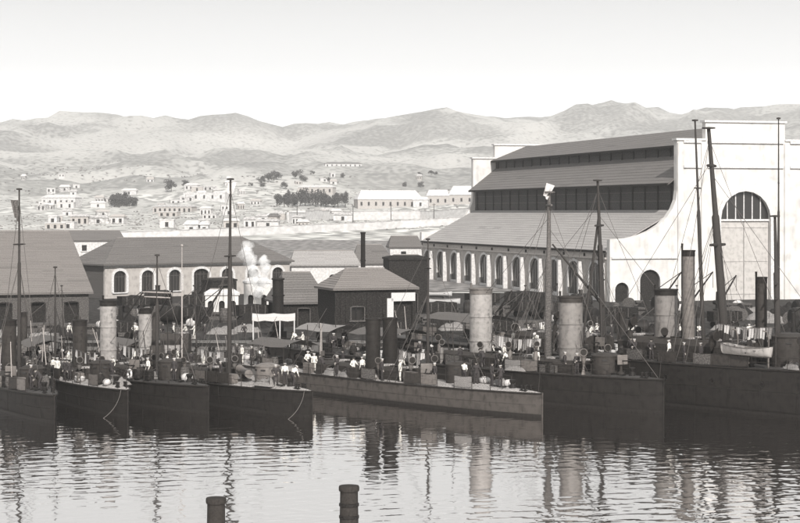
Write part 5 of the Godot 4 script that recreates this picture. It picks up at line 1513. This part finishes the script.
	cloth("flag", "large white flag hanging limp from the torpedo gunboat's mast", "flag", Vector3(base.x, top_at(fl, s, 183), base.z), 0.25, 0.75, 1.2, M.canvas, 1, "", 0.6, -0.3)
	fl = fleet.d; s = s_at(fl, 229); base = fl.node.transform * Vector3(-s + 0.22, 0, 0.1)
	cloth("flag", "small white flag at the head of the tall flag mast", "flag", Vector3(base.x - 0.15, top_at(fl, s, 182), base.z), 0.3, 0.75, 0.9, M.canvas, 3, "", 0.6)
	fl = fleet.a; s = s_at(fl, 19); base = fl.node.transform * Vector3(-s + 0.1, 0, 0.1)
	cloth("flag", "small dark flag drooping from the tall slim mast", "flag", Vector3(base.x, top_at(fl, s, 200), base.z), 2.8, 0.7, 1.6, M.timber_mid, 5, "", 0.4)
	fl = fleet.b; s = 15.9; base = on_deck(fl, s, 0.0)
	cloth("flag", "small white pennant by the short dark funnel", "flag", Vector3(base.x + 0.2, 6.0, base.z + 0.6), 0.2, 0.5, 1.1, M.canvas, 2, "", 0.2)
	# rowing boats
	dinghy("pale rowing boat slung from davits on the black steamship", on_deck(fleet.g, s_at(fleet.g, 745, 3.3), 3.0, 0.95), fleet.g.node.rotation.y, 4.6, M.funnel_pale)
	var sg := s_at(fleet.g, 745, 3.3)
	for dx in [-1.5, 1.5]:
		var st := S()
		var b0 := Vector3(-sg + dx, deck_y(fleet.g, sg, 2.4), 2.3)
		tube(st, [b0, b0 + Vector3(0, 2.3, 0), b0 + Vector3(0, 2.8, 0.25), b0 + Vector3(0, 2.9, 0.7)], [0.08, 0.075, 0.07, 0.05], 6); obj("davit", st, M.paint_mid, fleet.g.node)
		st = S(); tube(st, [b0 + Vector3(0, 2.9, 0.68), b0 + Vector3(0, 1.3, 0.68)], [0.02], 4); obj("fall", st, M.rope, fleet.g.node)
	var tr := P(442, 311.5, 245)
	for q in [[P(442, 0, 245), "white rowing boat on trestles in front of the arcade wall", 5.0], [P(436, 0, 268), "white rowing boat on trestles, farther from the quay edge", 4.8]]:
		var c: Vector3 = q[0]
		dinghy(q[1], Vector3(c.x, QUAY + 0.94, c.z), 0.15, q[2], M.white_paint)
		for dx in [-1.1, 1.1]:
			var t := thing("trestle", "low timber trestle under a white rowing boat", "trestle", Vector3(c.x + dx, QUAY, c.z - dx * 0.15), 0.15, "trestles under the rowing boats")
			var st := S(); box(st, Vector3(0, 0.86, 0), Vector3(0.16, 0.12, 1.4)); obj("beam", st, M.timber_mid, t)
			for e in [[-0.2, -0.5], [0.2, -0.5], [-0.2, 0.5], [0.2, 0.5]]:
				st = S(); tube(st, [Vector3(e[0], 0, e[1]), Vector3(0, 0.83, e[1])], [0.05], 5); obj("leg", st, M.timber_mid, t)
	dinghy("dark small boat lying on deck aboard the tall flag mast boat", on_deck(fleet.d, 29.3, 0.2, 0.9), fleet.d.node.rotation.y, 4.0, M.paint_mid)
	# white awning stall and kiosks on the quay
	var ap := P(253, 0, 190)
	var at := thing("awning", "white canvas awning on four posts at the quay edge", "awning", Vector3(ap.x, QUAY, ap.z + 1.0), 0.06)
	var st := S(); st.set_smooth_group(1)
	var rows: Array = []
	for i in 5:
		var line: Array = []
		for k in 13: line.append(Vector3(4.5 * k / 12.0, 2.55 - 0.10 * sin(PI * fmod(k / 12.0 * 2.0, 1.0)) + (0.3 if i in [1, 2, 3] else 0.0), 0.9 - i * 0.45))
		rows.append(line)
	for i in 4:
		for k in 12: quad(st, rows[i][k], rows[i][k + 1], rows[i + 1][k + 1], rows[i + 1][k])
	obj("canopy", st, M.canvas, at)
	st = S(); prism(st, PackedVector2Array([Vector2(0, 2.54), Vector2(4.5, 2.54), Vector2(4.5, 2.15), Vector2(3.7, 2.05), Vector2(2.9, 2.15), Vector2(2.1, 2.05), Vector2(1.3, 2.15), Vector2(0.6, 2.05), Vector2(0, 2.15)]), 0.9, 0.93); obj("valance", st, M.canvas, at)
	for q in [[0.1, 0.85], [4.4, 0.85], [0.1, -0.85], [4.4, -0.85], [2.9, 0.85]]:
		st = S(); tube(st, [Vector3(q[0], 0, q[1]), Vector3(q[0], 2.5, q[1])], [0.07], 6); obj("post", st, M.white_paint, at)
	for q in [["low white kiosk with three arched openings on the quay", 205.0, 233.0, 4.3, 2.7, 3], ["tall white kiosk with two arched openings beside the steam", 244.0, 252.0, 3.7, 3.5, 2]]:
		var kp := P(q[1], 0, q[2])
		var ops: Array = []
		for i in q[5]: ops.append({"x": q[3] * (i + 0.5) / q[5], "w": 0.75, "top": 2.0 if q[5] == 3 else 1.9, "rise": 0.35, "sill": 0.0, "trim": 0.0})
		building("kiosk", q[0], "kiosk", Vector3(kp.x, QUAY, kp.z), 0.1, {"L": q[3], "W": 3.0, "H": q[4], "rise": 0.5, "hl": 0.6, "hr": 0.6, "oh": 0.15, "wall": M.facade, "roof": M.trim, "bars": false, "ops": ops})
	# quay goods: heaps, wagons, boilers and stacks
	var taken_px: Array = []
	for i in 420:
		var px := rng.randf_range(-10, 810)
		var d := rng.randf_range(190.5, 256.0)
		var p := P(px, 0, d); p.y = QUAY
		if px > 312 and px < 425 and d > 193: continue
		if px > 250 and px < 340 and d < 216: continue
		if px > 200 and px < 275 and d > 226: continue
		if px > 415 and px < 465 and d > 236: continue
		if px < 100 and d > 205: continue
		if px > 610 and d > 255: continue
		var kind: String = ["crate", "barrel", "timber_stack", "canvas_heap", "timber_stack", "coal_wagon", "boiler", "coal_heap", "cable_drum", "coal_wagon", "coal_heap", "bundle", "hand_crane"][rng.randi() % 13]
		var need := 26.0 if kind in ["coal_wagon", "boiler", "timber_stack", "coal_heap"] else 13.0
		var ok := true
		for q in taken_px: if absf(q.x - px) < maxf(need, q.z) and absf(q.y - d) < 3.2: ok = false
		if not ok: continue
		taken_px.append(Vector3(px, d, need))
		var near := "on the quay before the white gable"
		if px < 120: near = "on the quay before the tiled shed"
		elif px < 310: near = "on the quay before the workshop"
		elif px < 430: near = "on the quay by the hut"
		elif px < 610: near = "on the quay before the arcade wall"
		var word: String = {"crate": "large wooden crate", "barrel": "hooped barrel", "timber_stack": "stack of sawn timber", "canvas_heap": "grey canvas covered heap", "bundle": "white canvas bundle", "coal_wagon": "dark coal wagon", "boiler": "old rusty ship's boiler", "coal_heap": "heap of black coal", "cable_drum": "wooden cable drum", "hand_crane": "slanting iron hand crane"}[kind]
		var cat: String = {"crate": "crate", "barrel": "barrel", "timber_stack": "timber", "canvas_heap": "canvas", "bundle": "bundle", "coal_wagon": "wagon", "boiler": "boiler", "coal_heap": "coal", "cable_drum": "drum", "hand_crane": "crane"}[kind]
		var lab := word + " " + near
		put(kind, cat, lab, p, rng.randf_range(-0.5, 0.5), lab, rng.randf_range(1.3, 2.0) if kind in ["crate", "canvas_heap", "bundle", "barrel"] else rng.randf_range(0.85, 1.15))
	for i in 44:
		var px := rng.randf_range(60, 760)
		if px > 315 and px < 420: continue
		if px > 250 and px < 298: continue
		var p := P(px, 0, rng.randf_range(187.8, 190.2)); p.y = QUAY
		var near := "on the quay before the workshop" if px < 310 else "on the quay before the great shed"
		sailor(p, rng.randf() * TAU, [0, 1][rng.randi() % 2], rng.randi() % 3, near, rng.randf() < 0.6)
	# washing lines rigged along the decks
	for q in [["g", 716.0, 776.0, 1.9, 3.2, 9, "the black steamship"], ["c", 118.0, 150.0, 0.6, 2.6, 7, "the double yard boat"], ["d", 196.0, 226.0, 0.8, 2.5, 7, "the tall flag mast boat"], ["e", 398.0, 426.0, 1.0, 2.5, 6, "the grey twin funnel boat"], ["f", 492.0, 545.0, 1.2, 2.7, 10, "the torpedo gunboat"], ["b", 70.0, 100.0, 0.5, 2.4, 6, "the boat with short dark funnel"]]:
		var g: Dictionary = fleet[q[0]]
		var l0 := on_deck(g, s_at(g, q[1], q[3]), q[3], q[4]); var l1 := on_deck(g, s_at(g, q[2], q[3]), q[3], q[4] - 0.1)
		var lt := thing("washing_line", "washing line stretched on poles aboard %s" % q[6], "line", l0 - Vector3(0, q[4], 0))
		st = S(); tube(st, [Vector3(0, q[4], 0), l0.lerp(l1, 0.5) - lt.position - Vector3(0, 0.25, 0), l1 - lt.position], [0.02], 4); obj("line", st, M.rope, lt)
		for e in [l0, l1]:
			st = S(); tube(st, [e - lt.position - Vector3(0, q[4] + 0.02, 0), e - lt.position + Vector3(0, 0.1, 0)], [0.05, 0.04], 6); obj("pole", st, M.spar, lt)
		for i in q[5]:
			var u: float = 0.05 + 0.9 * i / q[5]
			var pw: Vector3 = l0.lerp(l1, u) - Vector3(0, 0.5 * minf(u, 1.0 - u), 0)
			var lab: String = "%s garment on the washing line aboard %s" % ["white" if i % 2 else "grey", q[6]]
			cloth("laundry", lab, "laundry", pw, atan2(-(l1 - l0).z, (l1 - l0).x), rng.randf_range(0.4, 0.6), rng.randf_range(0.5, 1.0), M.canvas if i % 2 else M.canvas_grey, i, lab, 0.85)
func build_steam() -> void:
	# a billow of steam: many thin rounded veils one inside another
	var n := FastNoiseLite.new(); n.seed = 3; n.frequency = 0.8; n.fractal_octaves = 3
	var r := RandomNumberGenerator.new(); r.seed = 6
	var base := P(256, 296, 246)
	var st := S()
	var lumps: Array = []
	for q in [[247, 251, 4.5, 12], [250, 260, 3.5, 8], [252, 270, 3.0, 8], [255, 281, 3.5, 9], [264, 261, 2.5, 7], [265, 270, 2.5, 7], [263, 282, 3.5, 9], [258, 290, 4.0, 6]]:
		for k in q[3]: lumps.append([q[0] + r.randfn() * q[2] * 0.5, q[1] + r.randfn() * q[2] * 0.6, r.randf_range(0.35, 0.85)])
	for q in lumps:
		var c := P(q[0], q[1], 246 + r.randf_range(-0.5, 0.5)) - base
		var rows: Array = []
		for i in 11:
			var line: Array = []
			for k in 14:
				var th := PI * i / 10.0; var ph := TAU * k / 14.0
				var v := Vector3(sin(th) * cos(ph), cos(th), sin(th) * sin(ph))
				line.append(c + v * q[2] * (1.0 + 0.6 * n.get_noise_3dv(c + v * 1.3)))
			rows.append(line)
		st.set_smooth_group(1)
		for i in 10: ring(st, rows[i], rows[i + 1])
	var o := obj("steam", st, M.steam, self)
	o.position = base
	tag(o, "billow of white steam rising beside the tall white kiosk", "steam"); o.set_meta("kind", "stuff")

# ---------- the scene ----------
func _ready() -> void:
	var cam := Camera3D.new()
	cam.name = "camera"; add_child(cam)
	cam.position = Vector3(0, EYE, 0)
	cam.projection = Camera3D.PROJECTION_FRUSTUM
	cam.near = 1.0; cam.far = 9000.0
	cam.size = 523.0 / FOC
	cam.frustum_offset = Vector2(0.0, -49.5 / FOC)
	cam.current = true
	var env := Environment.new()
	env.background_mode = Environment.BG_SKY
	var sky := Sky.new()
	var pan := PanoramaSkyMaterial.new()
	var img := Image.create(64, 1024, false, Image.FORMAT_RGBF)
	for y in 1024:
		var el := 90.0 - 180.0 * (y + 0.5) / 1024.0
		var v := lerp_table([[-90, 0.3], [-2, 0.45], [0, 1.0], [2.6, 0.96], [4.6, 0.68], [7, 0.53], [20, 0.53], [45, 0.52], [90, 0.5]], el)
		for x in 64: img.set_pixel(x, y, Color(v * 1.0, v, v * 0.995))
	pan.panorama = ImageTexture.create_from_image(img)
	sky.sky_material = pan
	env.sky = sky
	env.tonemap_mode = Environment.TONE_MAPPER_LINEAR
	env.tonemap_exposure = 1.55
	env.fog_enabled = true
	env.fog_density = 0.00018
	env.fog_light_color = Color(0.97, 0.97, 0.97)
	env.sdfgi_enabled = true; env.ssao_enabled = true; env.ssil_enabled = true
	var we := WorldEnvironment.new()
	we.name = "world_environment"; we.environment = env; add_child(we)
	var sun := DirectionalLight3D.new()
	sun.name = "sun"; add_child(sun)
	sun.light_energy = 1.3; sun.light_color = Color(1.0, 0.985, 0.965); sun.light_angular_distance = 0.6
	sun.shadow_enabled = true
	sun.look_at_from_position(Vector3(0.165, 0.60, 0.78) * 100.0, Vector3.ZERO)
	rng.seed = 12
	materials()
	mat("pile", 0.03, 0.85, "streak", 1.6); M.pile.metallic_specular = 0.2
	build_ground(); print("ground")
	build_water(); print("water")
	build_great_shed()
	build_near_buildings(); print("buildings")
	build_town(); build_scrub(); print("town")
	mat("awning_dark", 0.09, 0.9, "m25", 2.0); build_boats(); build_launches(); build_rigging_and_awnings(); print("boats")
	build_small_things(); print("small")
	build_steam()
